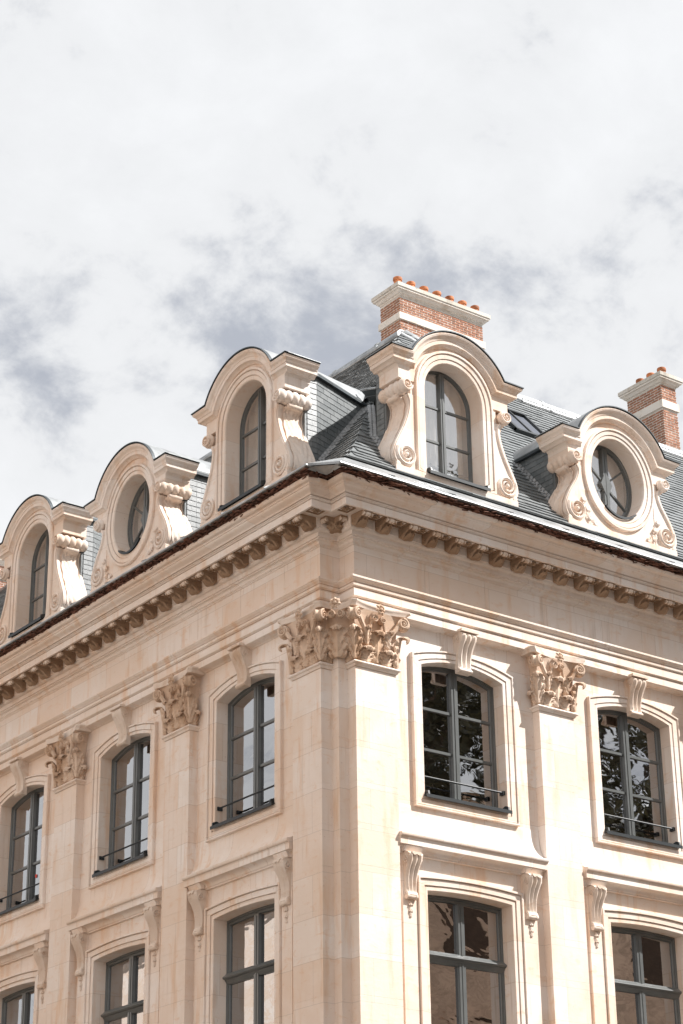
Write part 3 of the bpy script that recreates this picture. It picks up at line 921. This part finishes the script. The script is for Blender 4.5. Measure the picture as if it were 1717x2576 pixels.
def roof_slates():
    m = MB(); rnd = random.Random(11); EX = .118; WD = .19
    d = .0; k = 0
    while d < RD-.05:
        sl = (zr(d+.02)-zr(d))/.02; ln = sqrt(1+sl*sl); dd = EX/ln; d2 = d+dd*1.22
        nx, nz = -sl/ln, 1/ln
        for side, u_end in (('R', verge(d) if d > RE else 12.6), ('L', YL)):
            ofs = 0 if side == 'R' else -HO
            u = d+ofs-(WD/2 if k % 2 else 0)+rnd.uniform(-.01, .01)
            while u < u_end:
                a, b = max(u+.0015, d+ofs-.006), min(u+WD-.0015, u_end); a2 = max(a, d2+ofs-.006); u += WD
                if b-a2 < .012: continue
                t0 = .017+rnd.uniform(0, .006); t1 = .003
                dz = rnd.uniform(-.003, .003); vs = []
                p = []
                for (dd_, t) in ((d+dz, t0), (d2, t1)):
                    z_ = zr(d)+sl*(dd_-d)
                    for off in (t, t-.011): p.append((dd_+nx*off, z_+nz*off))
                for e_ in (0, 1):
                    for j, q in enumerate(p):
                        uu = (a if j < 2 else a2) if e_ == 0 else b
                        vs.append((uu, q[0]-HO, q[1]) if side == 'R' else (q[0], uu, q[1]))
                m.add(vs, [(0,4,6,2),(1,3,7,5),(0,1,5,4),(2,6,7,3),(0,2,3,1),(4,5,7,6)])
        d += dd; k += 1
    return obj('roof_slates', m, SLATE, ROOF, kind='stuff')
roof_slates()
# ridge rolls in zinc
for r_, dx, dz in ((.12, .08, -.03), (.055, -.16, -.19)):
    zl = RZ+dz; zt = zr(RE)+dz; xl = RD+dx; yl_ = RE-HO+dx
    runs = [((xl, YL, zl), (xl, RD-HO+dx, zl)), ((xl, RD-HO+dx, zl), (6.0, yl_, zt)), ((6.0, yl_, zt), (XR, yl_, zt))]
    for p0, p1 in runs:
        m = MB(); m.tube([p0, p1], r_, 12)
        d_ = Vector(p1)-Vector(p0); n_ = int(d_.length/1.1)
        for i in range(1, n_+1):
            c_ = Vector(p0)+d_*(i-.5)/n_; e_ = d_.normalized()
            m.tube([c_-e_*.03, c_-e_*.01, c_+e_*.01, c_+e_*.03], [r_+.004, r_+.015, r_+.015, r_+.004], 12)
        obj('ridge_roll', m, ZINC, ROOF, smooth=40)
# skylight on the right slope
m = MB(); sl = math.atan(1.15)
m2 = MB(); m2.box(-.32, .32, -.03, .05, 0, .80); 
sk = MB(); sk.box(-.34, -.29, -.05, .02, 0, .86); sk.box(.29, .34, -.05, .02, 0, .86); sk.box(-.34, .34, -.055, .02, .80, .87); sk.box(-.34, .34, -.045, .02, -.02, .05); sk.box(-.012, .012, -.042, .02, .05, .80)
o = obj('skylight', sk, IRON, ROOF, (5.17, 2.14, zR(2.14)+.03)); o.rotation_euler = (-(pi/2-sl), 0, 0)
g = MB(); g.box(-.29, .29, -.03, -.025, .05, .80); obj('pane', g, GLASS, o)

# ------------------------------------------------------------------ dormers
SLW, SLH = .148, .075
sm = MB(); sm.add([(0, 0, 0), (SLW-.004, 0, 0), (SLW-.004, 0, .10), (0, 0, .10), (0, -.006, 0), (SLW-.004, -.006, 0), (SLW-.004, -.003, .10), (0, -.003, .10)],
                  [(0,1,2,3),(4,7,6,5),(0,4,5,1),(3,2,6,7),(0,3,7,4),(1,5,6,2)])
SLATE_SRC = None
def star(inside, c, ang, rmax=2.5):
    lo, hi = 0, rmax; dx, dz = cos(ang), sin(ang)
    for _ in range(40):
        mid = (lo+hi)/2
        if inside(c[0]+dx*mid, c[1]+dz*mid): lo = mid
        else: hi = mid
    return (c[0]+dx*lo, c[1]+dz*lo)

SCURVE = [(.86, 2.735), (.945, 2.79), (.985, 2.88), (.965, 3.00), (.90, 3.14), (.825, 3.29), (.765, 3.44), (.73, 3.58), (.725, 3.68), (.76, 3.76)]
def build_dormer(kind, loc, rz, side):
    global SLATE_SRC
    zz_roof = zR if rz == 0 else zr
    YF, YB = .06, .46
    arched = kind == 'arched'
    if arched:
        zc, rl, zcap, c0 = 3.93, .668, 4.15, (0, 3.5)
        inner = lambda x, z: abs(x) < .46 and 2.76 < z and (z < zc or x*x+(z-zc)**2 < .46**2)
        souter = lambda x, z: abs(x) < .63 and 2.742 < z and (z < zc or x*x+(z-zc)**2 < .63**2)
        body = lambda x, z: abs(x) < .69 and 2.74 < z and (z < zc or x*x+(z-zc)**2 < .72**2)
        dz = 0
    else:
        zc, rl, zcap, c0 = 3.69, .665, 3.845, (0, 3.56)
        inner = lambda x, z: (x/.465)**2+((z-3.56)/.565)**2 < 1
        souter = lambda x, z: (x/.635)**2+((z-3.54)/.735)**2 < 1
        body = lambda x, z: abs(x) < .70 and 2.70 < z and (z < zc or x*x+(z-zc)**2 < .73**2)
        dz = -.20
    angs = [2*pi*i/72+.01 for i in range(72)]
    if arched:
        for hw, zb in ((.46, 2.7605), (.63, 2.7425), (.69, 2.7405)):
            for s in (-1, 1): angs.append(atan2(zb-c0[1], s*hw) % (2*pi))
    angs.sort()
    I = [star(inner, c0, a) for a in angs]; S_ = [star(souter, c0, a) for a in angs]; Bd = [star(body, c0, a) for a in angs]
    m = MB()
    ring(m, Bd, S_, [(0, YB), (0, YF+.02), (1, YF+.02)])
    ring(m, S_, I, [(0, YF+.03), (0, YF-.005), (.05, YF-.02), (.20, YF-.02), (.235, YF-.008), (.24, YF+.016), (.285, YF+.016), (.29, YF-.006), (.61, YF), (.615, YF+.024), (.66, YF+.024), (.665, YF+.010), (.93, YF+.014), (.97, YF+.02), (1, YF+.03), (1, YB-.06)])
    # plinth and necks under the caps
    m.box(-.97, .97, YF-.02, YB, 2.40, 2.742)
    for s in (-1, 1):
        m.xz([(s*.62, zcap-.19), (s*.885, zcap-.19), (s*.885, zcap-.03), (s*.93, zcap+.02), (s*.62, zcap+.02)], YF+.005, YB-.01)
    D = obj(kind+'_dormer' if arched else 'oculus_dormer', m, DORM, BLD, loc, rz, smooth=24)
    # hood moulding with side caps
    yf = YF+.03; ue = .915
    prof = [(0, 0), (0, .03)] + ovolo(.035, 0, .06, .0) [:0] + [(.004, .036), (.022, .05), (.03, .066), (.034, .082), (.036, .088), (.082, .09), (.086, .098), (.096, .10)] + [(.098+.05*t, .102+.038*(t-sin(2*pi*t)/(2*pi)*.9)) for t in (.15, .3, .45, .6, .75, .9, 1)] + [(.152, .144), (.168, .146), (.172, .14)]
    rows = []
    for h_, p_ in prof:
        r_ = rl+h_; zz = zcap+h_; uj = sqrt(max(r_*r_-(zz-zc)**2, .01)); a0 = atan2(zz-zc, uj)
        row = [(-(ue+p_), YB+.02, zz), (-(ue+p_), yf-p_, zz), (-uj, yf-p_, zz)]
        for i in range(1, 28):
            a = pi-a0-(pi-2*a0)*i/28; row.append((r_*cos(a), yf-p_, zc+r_*sin(a)))
        row += [(uj, yf-p_, zz), (ue+p_, yf-p_, zz), (ue+p_, YB+.02, zz)]
        rows.append(row)
    # top back to the wall
    h_, p_ = .172, .14
    hm = MB(); hm.grid(rows); hm.grid([[rows[-1][i] for i in range(1, len(rows[-1])-1)], [(x, YB+.02, z_) for x, y, z_ in rows[-1][1:-1]]])
    obj('hood_moulding', hm, DORM, D, smooth=26, recalc=False)
    # soffit fill behind hood so no light leaks
    # lead cover and barrel roof
    r_ = rl+.182; zz = zcap+.180; uj = sqrt(r_*r_-(zz-zc)**2); a0 = atan2(zz-zc, uj)
    lid = [(-(ue+.158), zz-.006), (-uj, zz)] + [(r_*cos(pi-a0-(pi-2*a0)*i/28), zc+r_*sin(pi-a0-(pi-2*a0)*i/28)) for i in range(1, 28)] + [(uj, zz), (ue+.158, zz-.006)]
    lid2 = [(x, z_+.014) for x, z_ in lid]
    cv = MB(); y0, y1 = yf-.158, YB+.03
    cv.grid([[(x, y, z_) for x, z_ in lid] for y in (y1, y0)]+[[(x, y, z_) for x, z_ in lid2] for y in (y0, y0+.06)])
    obj('lead_drip', cv, ZINCD, D, recalc=False)
    ub = .80; y_end = 1.75; bend = (.75 if rz == 0 else .32) if arched else 0.0; YBD = .613
    cv = MB(); arc = [(r_*cos(pi-a0-(pi-2*a0)*i/28), zc+.016+r_*sin(pi-a0-(pi-2*a0)*i/28)) for i in range(29)]
    def back(x, z_):
        if rz == 0: return min((z_-4.01)/1.159+1.26, loc[0]+x-.22+.2)
        return min((z_-4.01)/1.159+1.48, loc[1]-x+.22+.2)
    def slide(x, y): return x-side*bend*max(0, y-.5)*abs(x)/.74 if x*side > 0 else x
    cv.grid([[(x, y0+.05, z_) for x, z_ in arc], [(x, .5, z_) for x, z_ in arc], [(slide(x, back(x, z_)), back(x, z_), z_) for x, z_ in arc]])
    for s in (-1, 1):
        cv.xy([(s*(ue+.15), y0+.055), (s*(ue+.15), YB+.035), (s*.76, YB+.035), (s*.76, y0+.055)], zz+.010, zz+.018)
        ye = 1.62
        if arched and rz == 0 and s < 0: continue
        # low slated pitch between the cheek eave and the barrel
        E0 = [(ub+.055, YB+.036), (ub+.055, YBD), (ub+.055-bend*(ye-YBD), ye)]
        fl = MB()
        for j in range(5):
            q0, q1 = j*.075, (j+1)*.075+.012
            fl.grid([[(s*(x-q), y_, zz-.02+q*.75+lift) for x, y_ in E0] for q, lift in ((q0, -.006), (q0, .010), (q1, .002))])
        obj('slate_course', fl, SLATE, D)
        ev = MB(); ev.xy([(s*x, y_) for x, y_ in E0]+[(s*(x-.30), y_) for x, y_ in E0[::-1]], zz-.055, zz-.022); obj('eave_board', ev, ZINCD, D)
        rg = MB(); rg.tube([(s*(x-.385), y_, zz+.275) for x, y_ in E0], .018, 6); obj('ridge_lead', rg, ZINC, D)
    obj('dormer_roof', cv, ZINC, D, smooth=35)
    # side scrolls
    zroll = 3.86+dz
    for s in (-1, 1):
        cur = crom([(x, z_ if z_ < 3.2 else 3.2+(z_-3.2)*((zroll-.10-3.2)/(3.76-3.2))) for x, z_ in SCURVE], 5)
        sc = MB()
        poly = [(s*x, z_) for x, z_ in cur]+[(s*.62, zroll-.08), (s*.62, 2.735)]
        sc.xz(poly, YF+.012, YB+.015)
        # rims along both edges of the flank
        for yy in (YF+.012, YB-.035):
            rows = []
            for i, (x, z_) in enumerate(cur):
                p0 = cur[max(i-1, 0)]; p1 = cur[min(i+1, len(cur)-1)]
                tx, tz = p1[0]-p0[0], p1[1]-p0[1]; l_ = math.hypot(tx, tz) or 1
                nx, nz = tz/l_, -tx/l_
                rows.append([(s*(x+nx*o_), y_, z_+nz*o_) for o_, y_ in ((-.01, yy-.012), (.014, yy-.012), (.02, yy+.012), (.014, yy+.036), (-.01, yy+.036))])
            sc.grid(rows, cv=True, capu=True)
        # face fillet following the scroll
        rows = []
        for i, (x, z_) in enumerate(cur):
            p0 = cur[max(i-1, 0)]; p1 = cur[min(i+1, len(cur)-1)]
            tx, tz = p1[0]-p0[0], p1[1]-p0[1]; l_ = math.hypot(tx, tz) or 1
            nx, nz = tz/l_, -tx/l_
            rows.append([(s*(x+nx*o_), y_, z_+nz*o_) for o_, y_ in ((0, YF+.02), (0, YF-.012), (-.03, YF-.012), (-.038, YF+.02))])
        sc.grid(rows, cv=True, capu=True)
        obj('scroll_side', sc, DORM, D, smooth=35)
        v = MB(); v.spiral((s*.80, 2.915), .172, 2.15, YF-.035, YF+.016, sgn=-s, a0=(0 if s > 0 else pi)+s*.5, band=.27, eye=.2)
        v.lathe([(.165, .02), (.165, 0), (.155, -.004)], (s*.80, YF+.012, 2.915), 'y', 24)
        obj('volute', v, DORM, D, smooth=40)
        # reeded roll on top
        pr = []
        y_ = YF-.055
        segs = 5; Ln = YB+.03-y_
        pr.append((.075, y_))
        for i in range(segs):
            for t in (.08, .3, .5, .7, .92):
                pr.append((.083+.02*sin(pi*t)-(.004*abs(i-2)), y_+Ln*(i+t)/segs))
            pr.append((.078, y_+Ln*(i+1)/segs))
        rl_ = MB(); rl_.lathe(pr, (s*.80, 0, zroll), 'y', 18)
        rl_.spiral((s*.80, zroll), .092, 1.8, y_-.022, y_+.002, sgn=s, a0=pi if s > 0 else 0, band=.3, eye=.24)
        obj('scroll_roll', rl_, DORM, D, smooth=40)
        # acanthus leaf laid along the flank
        lf = MB(); F, B = [], []
        n = len(cur)
        for i in range(3, n):
            x, z_ = cur[i]; p0 = cur[max(i-1, 0)]; p1 = cur[min(i+1, n-1)]
            tx, tz = p1[0]-p0[0], p1[1]-p0[1]; l_ = math.hypot(tx, tz) or 1
            nx, nz = tz/l_, -tx/l_; q = (i-3)/(n-4)
            row, rb = [], []
            wv = .155*(1.02-.28*q)*(1+.05*sin(q*40))
            for k in range(15):
                t = -1+k/7
                ph = abs(t)*2.0-q*5.0
                rel = .020+.013*sin(ph*pi*2.2)*(.3+.7*abs(t))*(1-abs(t)**6)+.014*(1-abs(t))**2
                if q > .88: rel += .05*((q-.88)/.12)**1.5
                row.append((s*(x+nx*rel), (YF+YB)/2+.005+t*wv, z_+nz*rel)); rb.append((s*(x-nx*.012), (YF+YB)/2+.005+t*wv*.95, z_-nz*.012))
            F.append(row); B.append(rb)
        lf.grid(F); lf.grid([F[-1], B[-1]]); lf.grid([F[0], B[0]])
        for e in (0, -1): lf.grid([[F[i][e], B[i][e]] for i in range(len(F))])
        # curled tip
        tx_, tz_ = cur[-1]
        lf.lathe([(.012, -.115), (.034, -.10), (.042, -.05), (.036, 0), (.042, .05), (.034, .10), (.012, .115)], (s*(tx_+.055), (YF+YB)/2+.005, tz_-.01), 'y', 12)
        obj('flank_leaf', lf, DORM, D, smooth=45)
        # toe under the leaf
        tm = MB(); tm.lathe([(.012, -.02), (.034, -.016), (.036, .40), (.012, .41)], (s*.93, YF-.0, 2.765), 'y', 10); obj('toe_roll', tm, DORM, D, smooth=40)
        if not arched:
            # husk ornament between volute and oval
            for k, (hx, hz, r_) in enumerate(((.665, 3.10, .05), (.60, 2.98, .055), (.56, 2.86, .06), (.47, 2.80, .055))):
                hu = MB()
                for j in range(5):
                    a = pi+(j-2)*.5-(.9 if k > 1 else .3)
                    pet = MB(); rows = []
                    for i in range(5):
                        t = i/4; ww = .02*sin(pi*(t*.8+.15)); rows.append([(ww*qq, -.012-.02*sin(pi*t), r_*1.3*t) for qq in (-1, 0, 1)])
                    pet.grid(rows)
                    M = Matrix.Translation((s*hx, YF+.012, hz)) @ Matrix.Rotation(s*(a), 4, 'Y')
                    hu.merge(pet, M)
                hu.lathe([(.022, 0), (.02, -.03), (.001, -.038)], (s*hx, YF+.02, hz), 'y', 8)
                obj('husk', hu, DORM, D, smooth=45)
    # window joinery
    yg = .33
    if arched:
        hwf = .475
        def fo(e):
            f_ = lambda x, z: abs(x) < hwf-e and 2.74+e < z and (z < zc or x*x+(z-zc)**2 < (hwf-e)**2)
            A2 = sorted(set(angs)); return [star(f_, c0, a) for a in A2], f_
        FO, _ = fo(0); FI, fin = fo(.046)
        m = MB(); ring(m, FO, FI, [(0, yg-.03), (.5, yg-.03), (.6, yg-.015), (1, yg-.01), (1, yg+.03), (0, yg+.03)])
        m.box(-.034, .034, yg-.038, yg+.03, 2.76, zc+.43); m.box(-.009, .009, yg-.046, yg-.0382, 2.8, zc+.40)
        for zb in (3.375, 3.855):
            for s in (-1, 1): m.box(min(s*.044, s*.44), max(s*.044, s*.44), yg-.012, yg+.025, zb-.014, zb+.014)
        obj('frame', m, FRAME, D, smooth=25)
        zs = [2.80, 3.375, 3.855]
        for s in (-1, 1):
            for i in range(3):
                if i < 2: poly = [(s*.03, zs[i]), (s*.432, zs[i]), (s*.432, zs[i+1]), (s*.03, zs[i+1])]
                else:
                    poly = [(s*.03, 3.855), (s*.432, 3.855)] + [(s*.432*cos(a), zc+.432*sin(a)) for a in [pi/2*j/9 for j in range(9)]] + [(s*.03, zc+.431)]
                g = MB(); g.xz(poly, yg+.004, yg+.008); obj('pane', g, CLEAR, D)
        # dark zinc sill
        s_ = MB(); s_.box(-.475, .475, YF-.06, yg-.02, 2.757, 2.772); s_.box(-.48, .48, YF-.07, YF-.06, 2.735, 2.774)
        for s in (-1, 1): s_.yz([(YF-.065, 2.77), (YF+.09, 2.77), (YF+.09, 2.80), (YF, 2.83), (YF-.055, 2.815)], s*.455-.011, s*.455+.011)
        obj('sill', s_, IRON, D)
        cu = MB(); rows = []
        for i in range(60):
            x = -.45+.9*i/59; y_ = yg+.12+.02*sin(x*46+sin(x*9)*1.5)
            rows.append([(x, y_, 2.72), (x, y_+.01*sin(x*31), 3.5), (x, y_, 4.38)])
        cu.grid([r_ for r_ in rows if abs(r_[0][0]) > .0])
        obj('curtain', cu, CURT, D, smooth=60)
    else:
        def el(e): return [((.48-e)*cos(a), 3.56+(.58-e)*sin(a)) for a in [2*pi*i/64 for i in range(64)]]
        m = MB(); ring(m, el(0), el(.065), [(0, yg-.03), (.5, yg-.03), (.6, yg-.015), (1, yg-.01), (1, yg+.03), (0, yg+.03)])
        m.box(-.045, .045, yg-.035, yg+.03, 3.03, 4.09); m.box(-.008, .008, yg-.044, yg-.0352, 3.06, 4.06)
        m.xz([(0, 3.36), (.10, 3.56), (0, 3.76), (-.10, 3.56)], yg-.04, yg+.028)
        for sx in (-1, 1):
            for sz in (-1, 1):
                a = Vector((sx*.05, 3.56+sz*.05)); b = Vector((sx*.36, 3.56+sz*.30)); n_ = (b-a).normalized(); n_ = Vector((-n_.y, n_.x))*.013
                m.xz([tuple(a+n_), tuple(b+n_), tuple(b-n_), tuple(a-n_)], yg-.012, yg+.025)
        obj('frame', m, FRAME, D, smooth=25)
        for s in (-1, 1):
            E = [((.42)*cos(a)*1, 3.56+.52*sin(a)) for a in [-pi/2+.09+(pi-.18)*j/20 for j in range(21)]]
            g = MB(); g.xz([(s*x, z_) for x, z_ in E], yg+.004, yg+.008); obj('pane', g, CLEAR, D)
        s_ = MB(); s_.grid([[(.455*cos(a), y_, 3.56+.555*sin(a)+.004) for a in [-pi*.5+(-.62+1.24*j/16) for j in range(17)]] for y_ in (YF-.01, yg-.02)]); 
        s_.grid([[(.46*cos(a), YF-.012, 3.56+k*sin(a)) for a in [-pi*.5+(-.62+1.24*j/16) for j in range(17)]] for k in (.552, .585)])
        obj('sill', s_, IRON, D)
        cu = MB(); rows = []
        for i in range(60):
            x = -.45+.9*i/59; y_ = yg+.12+.02*sin(x*40+sin(x*11)*1.5)
            rows.append([(x, y_, 2.95), (x, y_, 4.2)])
        cu.grid(rows); obj('curtain', cu, CURT, D, smooth=60)
    # room box behind
    m = MB(); m.box(-.25, .25, 1.02, 1.06, 2.5, zc+.3); obj('back_wall', m, ROOM, D)
    # slated cheeks: path in plan (u, y)
    ctop = zcap+.05
    for s in (-1, 1):
        P = [(ub, YB-.03), (ub, YBD), (ub-bend*(y_end-YBD), y_end)]
        ck = MB(); ck.xy([(s*x, y_) for x, y_ in P]+[(s*.05, y_end), (s*.05, YB+.12), (s*.55, YB-.03)], 2.35, ctop+.1)
        obj('cheek', ck, SLATE, D)
        if s != side: continue
        # individual slates on the flank that can be seen
        row = 0; zz = ctop+.06
        while zz > 2.5:
            zz -= SLH; row += 1
            f_ = 1/sqrt(1+bend*bend); cells = []
            if row % 2: cells += [(0, 0., .5), (0, SLW/2, .5), (1, 0., .5)]; q_ = SLW/2
            else: cells += [(0, 0., 1.)]; q_ = 0.
            while q_ < (y_end-YBD)/f_: cells.append((1, q_, 1.)); q_ += SLW
            for run, t, wfac in cells:
                if run == 0: px, py, an = ub, YB+.005+t, 0.
                else: px, py, an = ub-bend*f_*t, YBD+f_*t, math.atan(bend)
                if zz+.11 < zz_roof(py+.06)-.02 or py > y_end: continue
                # slate local x runs along the wall, -y points outward
                if s > 0: rot = pi/2+an
                else: rot = -pi/2-an
                if SLATE_SRC is None:
                    SLATE_SRC = obj('slate', sm, SLATE, D); o = SLATE_SRC
                else: o = inst(SLATE_SRC, D)
                if s > 0: o.location = (px+.004, py+.001, zz)
                else:
                    ln = SLW*wfac; dx_, dy_ = -(-sin(an)), 1
                    o.location = (-(px+.004)+sin(an)*ln, py+cos(an)*ln, zz)
                o.rotation_euler = (radians(-2.2)+random.uniform(-.006, .006), 0, rot+random.uniform(-.01, .01))
                o.scale = (wfac, 1, 1)
        # stepped slates in the valley between cheek and roof
        y_ = .47; k = 0
        while zz_roof(y_) < ctop+.02 and y_ < y_end:
            z_ = zz_roof(y_); sl_ = (zz_roof(y_+.02)-z_)/.02; ln_ = sqrt(1+sl_*sl_)
            xx = ub-(bend*max(0, y_-YBD)); st = .062/ln_
            for c_, (q0, q1, h0, h1) in enumerate(((0.004, .045, .085, .048), (.05, .095, .046, .016))):
                yo = y_+(st*.62 if c_ else 0)
                zo = zz_roof(yo)
                v = MB()
                v.add([(s*(xx+q0), yo, zo+h0), (s*(xx+q1), yo, zo+h1), (s*(xx+q1), yo+st*.95, zo+h1+sl_*st*.95), (s*(xx+q0), yo+st*.95, zo+h0+sl_*st*.95),
                       (s*(xx+q0), yo+.004, zo+h0-.02), (s*(xx+q1), yo+.004, zo+h1-.02)], [(0,1,2,3), (0,4,5,1), (1,5,2), (0,3,4)])
                obj('valley_slate', v, VALLEY, D)
            y_ += st*1.32; k += 1
    return D
DR1 = build_dormer('arched', (R_WIN[0], 0, 0), 0, -1)
DR2 = build_dormer('oculus', (R_WIN[1], 0, 0), 0, -1)
DL1 = build_dormer('arched', (0, L_WIN[0], 0), LEFT, 1)
DL2 = build_dormer('oculus', (0, L_WIN[1], 0), LEFT, 1)
DL3 = build_dormer('arched', (0, L_WIN[2], 0), LEFT, 1)

# ------------------------------------------------------------------ chimneys
BW, BH, MJ = .150, .029, .0165
def brick_src():
    m = MB(); m.box(0, 1, -.006, .02, 0, 1); return m
BSRC = None
def chimney(x0, x1, y0, y1, zb, ztop, bands, pots, faces):
    """bands: list of (z0,z1) of pale stone; ztop = underside of the cap"""
    global BSRC
    m = MB(); m.box(x0, x1, y0, y1, zb, ztop+.02)
    ch = obj('chimney', m, MORTAR, BLD)
    pit = BH+MJ; row = 0; z_ = zb
    rnd = random.Random(int(x0*100))
    while z_+BH < ztop:
        skip = any(z_+BH > a-.004 and z_ < b+.004 for a, b in bands)
        if not skip:
            for f_ in faces:
                a, b = (x0, x1) if f_ == '-y' else (y0, y1)
                u = a-(BW+MJ)*(.5 if row % 2 else .0)+.004
                while u < b-.01:
                    p, q = max(u, a), min(u+BW, b); u += BW+MJ
                    if q-p < .02: continue
                    if BSRC is None: BSRC = obj('brick', brick_src(), BRICK, ch); o = BSRC
                    else: o = inst(BSRC, ch)
                    o.scale = (q-p, 1, BH)
                    pr = rnd.uniform(-.002, .002)
                    if f_ == '-y': o.location = (p, y0+pr, z_); o.rotation_euler = (0, 0, 0)
                    else: o.location = (x0+pr, q, z_); o.rotation_euler = (0, 0, -pi/2)
        z_ += pit; row += 1
    for a, b in bands:
        m = MB(); m.box(x0-.03, x1+.03, y0-.03, y1+.03, a, b); obj('stone_band', m, WHITESTONE, ch)
    rows = []
    for p, dz_ in [(.01, 0), (.012, .02), (.025, .022)]+[(.027+.05*t, .025+.05*(t-sin(2*pi*t)/(2*pi)*.9)) for t in (.2, .4, .6, .8, 1)]+[(.09, .078), (.09, .11)]:
        rows.append([(x0-p, y0-p, ztop+dz_), (x1+p, y0-p, ztop+dz_), (x1+p, y1+p, ztop+dz_), (x0-p, y1+p, ztop+dz_)])
    m = MB(); m.grid(rows, cv=True, capu=True); obj('cap_moulding', m, WHITESTONE, ch, smooth=28)
    m = MB(); p = .105
    m.grid([[(x0-q, y0-q, zz), (x1+q, y0-q, zz), (x1+q, y1+q, zz), (x0-q, y1+q, zz)] for q, zz in ((p, ztop+.111), (p, ztop+.175), (p-.06, ztop+.195))], cv=True, capu=True)
    obj('cap_slab', m, CAPSTONE, ch)
    for (px, py) in pots:
        m = MB(); m.lathe([(.066, .17), (.064, .27), (.062, .315), (.074, .322), (.078, .345), (.074, .372), (.055, .385), (.05, .30)], (px, py, ztop), 'z', 16)
        obj('chimney_pot', m, POT, ch, smooth=40)
    return ch
chimney(5.07, 6.80, 5.0, 5.50, 7.75, 8.78, [(8.34, 8.46)], [(5.12+.27*i, 5.10) for i in range(7)], ('-y', '-x'))
CHIM_POTS2 = [(9.45, 3.58+.25*i) for i in range(3)]
chimney(9.3, 9.63, 3.48, 4.27, 6.3, 7.80, [(7.37, 7.51), (6.3, 6.52)], CHIM_POTS2, ('-y', '-x'))
chimney(3.75, 4.75, 17.1, 17.6, 6.6, 8.06, [(7.75, 7.85)], [(3.9+.25*i, 17.2) for i in range(4)], ('-y',))

# small red stickers on two left-facade panes
STK1, STK2 = (.167, 3.52), (.151, -.874)
m = MB(); m.lathe([(.026, 0), (.026, .002)], (0, 0, 0), 'y', 12)
o = obj('sticker', m, RED, UL[2], (STK2[0], .298, STK2[1]))
o = inst(o, DL1, (STK1[0], .325, STK1[1]))

# ------------------------------------------------------------------ street, what the panes reflect, and an added bounce building
m = MB(); m.add([(-600, -600, GZ), (600, -600, GZ), (600, 600, GZ), (-600, 600, GZ)], [(0, 1, 2, 3)])
g = obj('ground', m, PAVE); g['kind'] = 'structure'

OB = bpy.data.objects.new('stone_building', None); COL.objects.link(OB); OB.location = (22, -28, GZ)
OB['label'] = 'brown stone building across the street, seen mirrored in the lower panes'; OB['category'] = 'building'
m = MB(); m.box(-18, 22, -10, 0, 0, 19.4); obj('wall', m, OPP, OB)
m = MB(); m.box(-18.4, 22.4, -10.3, .55, 18.2, 18.8); m.box(-18.6, 22.6, -10.5, .8, 18.8, 19.15); obj('cornice', m, OPP, OB)
for i in range(11):
    m = MB(); m.box(-.35, .35, 0, .25, 0, 18.2); obj('pilaster', m, OPP, OB, (-17+3.8*i, .0, 0))
for i in range(10):
    for z_ in (2, 6, 10, 14.4):
        m = MB(); m.box(-.8, .8, -.02, .02, 0, 2.4); w_ = obj('window', m, ROOM, OB, (-15.1+3.8*i, .02, z_))
        m = MB(); m.box(-1, 1, 0, .18, 2.45, 2.7); obj('lintel', m, OPP, w_)
BOUNCE_BLD = bpy.data.objects.new('stone_building', None); COL.objects.link(BOUNCE_BLD); BOUNCE_BLD.location = (-21, 8, GZ)  # added out of view to bounce sunlight onto the shaded left facade
BOUNCE_BLD['label'] = 'unseen pale stone building added across the street to bounce sunlight onto the shaded facade'; BOUNCE_BLD['category'] = 'building'
m = MB(); m.box(-9, 0, -24, 34, 0, 17.5); obj('wall', m, STONE, BOUNCE_BLD)
m = MB(); m.box(-9.3, .5, -24.3, 34.3, 16.4, 16.9); obj('cornice', m, STONE, BOUNCE_BLD)
for i in range(15):
    for z_ in (2, 6, 10):
        m = MB(); m.box(-.02, .02, -.7, .7, 0, 2.3); obj('window', m, IRON, BOUNCE_BLD, (.02, -22+3.8*i, z_))
def tree(loc, h, crown_r, crown_z, label, seed):
    rnd = random.Random(seed)
    T = bpy.data.objects.new('street_tree', None); COL.objects.link(T); T.location = loc
    T['label'] = label; T['category'] = 'tree'; T['group'] = 'trees across the street'
    m = MB(); m.tube([(0, 0, 0), (.1, 0, h*.3), (-.1, .1, h*.55), (.05, 0, h*.8)], [.32, .25, .18, .07], 9)
    tips = []
    for k in range(16):
        a = rnd.uniform(0, 2*pi); z0 = h*rnd.uniform(.58, .75); r_ = crown_r*rnd.uniform(.5, .95)
        e = (r_*cos(a), r_*sin(a), z0+h*rnd.uniform(.05, .28)); tips.append(e)
        m.tube([(0, 0, z0), (e[0]*.5, e[1]*.5, z0+.5*(e[2]-z0)+.3), e], [.1, .06, .02], 6)
    obj('trunk', m, BARK, T, smooth=50)
    lm = MB()
    cl = tips + [(crown_r*rnd.gauss(0, .45), crown_r*rnd.gauss(0, .45), crown_z+rnd.gauss(0, .38)*crown_r) for _ in range(26)]
    for c in cl:
        R_ = rnd.uniform(.7, 1.3)
        for _ in range(105):
            d_ = Vector((rnd.gauss(0, 1), rnd.gauss(0, 1), rnd.gauss(0, .8))).normalized()*R_*rnd.uniform(.4, 1)
            p = Vector(c)+d_; s_ = rnd.uniform(.11, .25)
            a = Vector((rnd.uniform(-1, 1), rnd.uniform(-1, 1), rnd.uniform(-1, 1))).normalized(); b = a.orthogonal().normalized()
            lm.add([p-a*s_, p+b*s_*.5, p+a*s_, p-b*s_*.5], [(0, 1, 2, 3)])
    obj('crown', lm, LEAFM, T, recalc=False)
tree((12.5, -16, GZ), 20.0, 3.9, 16.0, 'leafy plane tree across the street, mirrored in the upper window by the corner', 5)
tree((20.0, -16.5, GZ), 20.0, 3.9, 15.6, 'leafy plane tree further along the street, mirrored in the second upper window', 9)
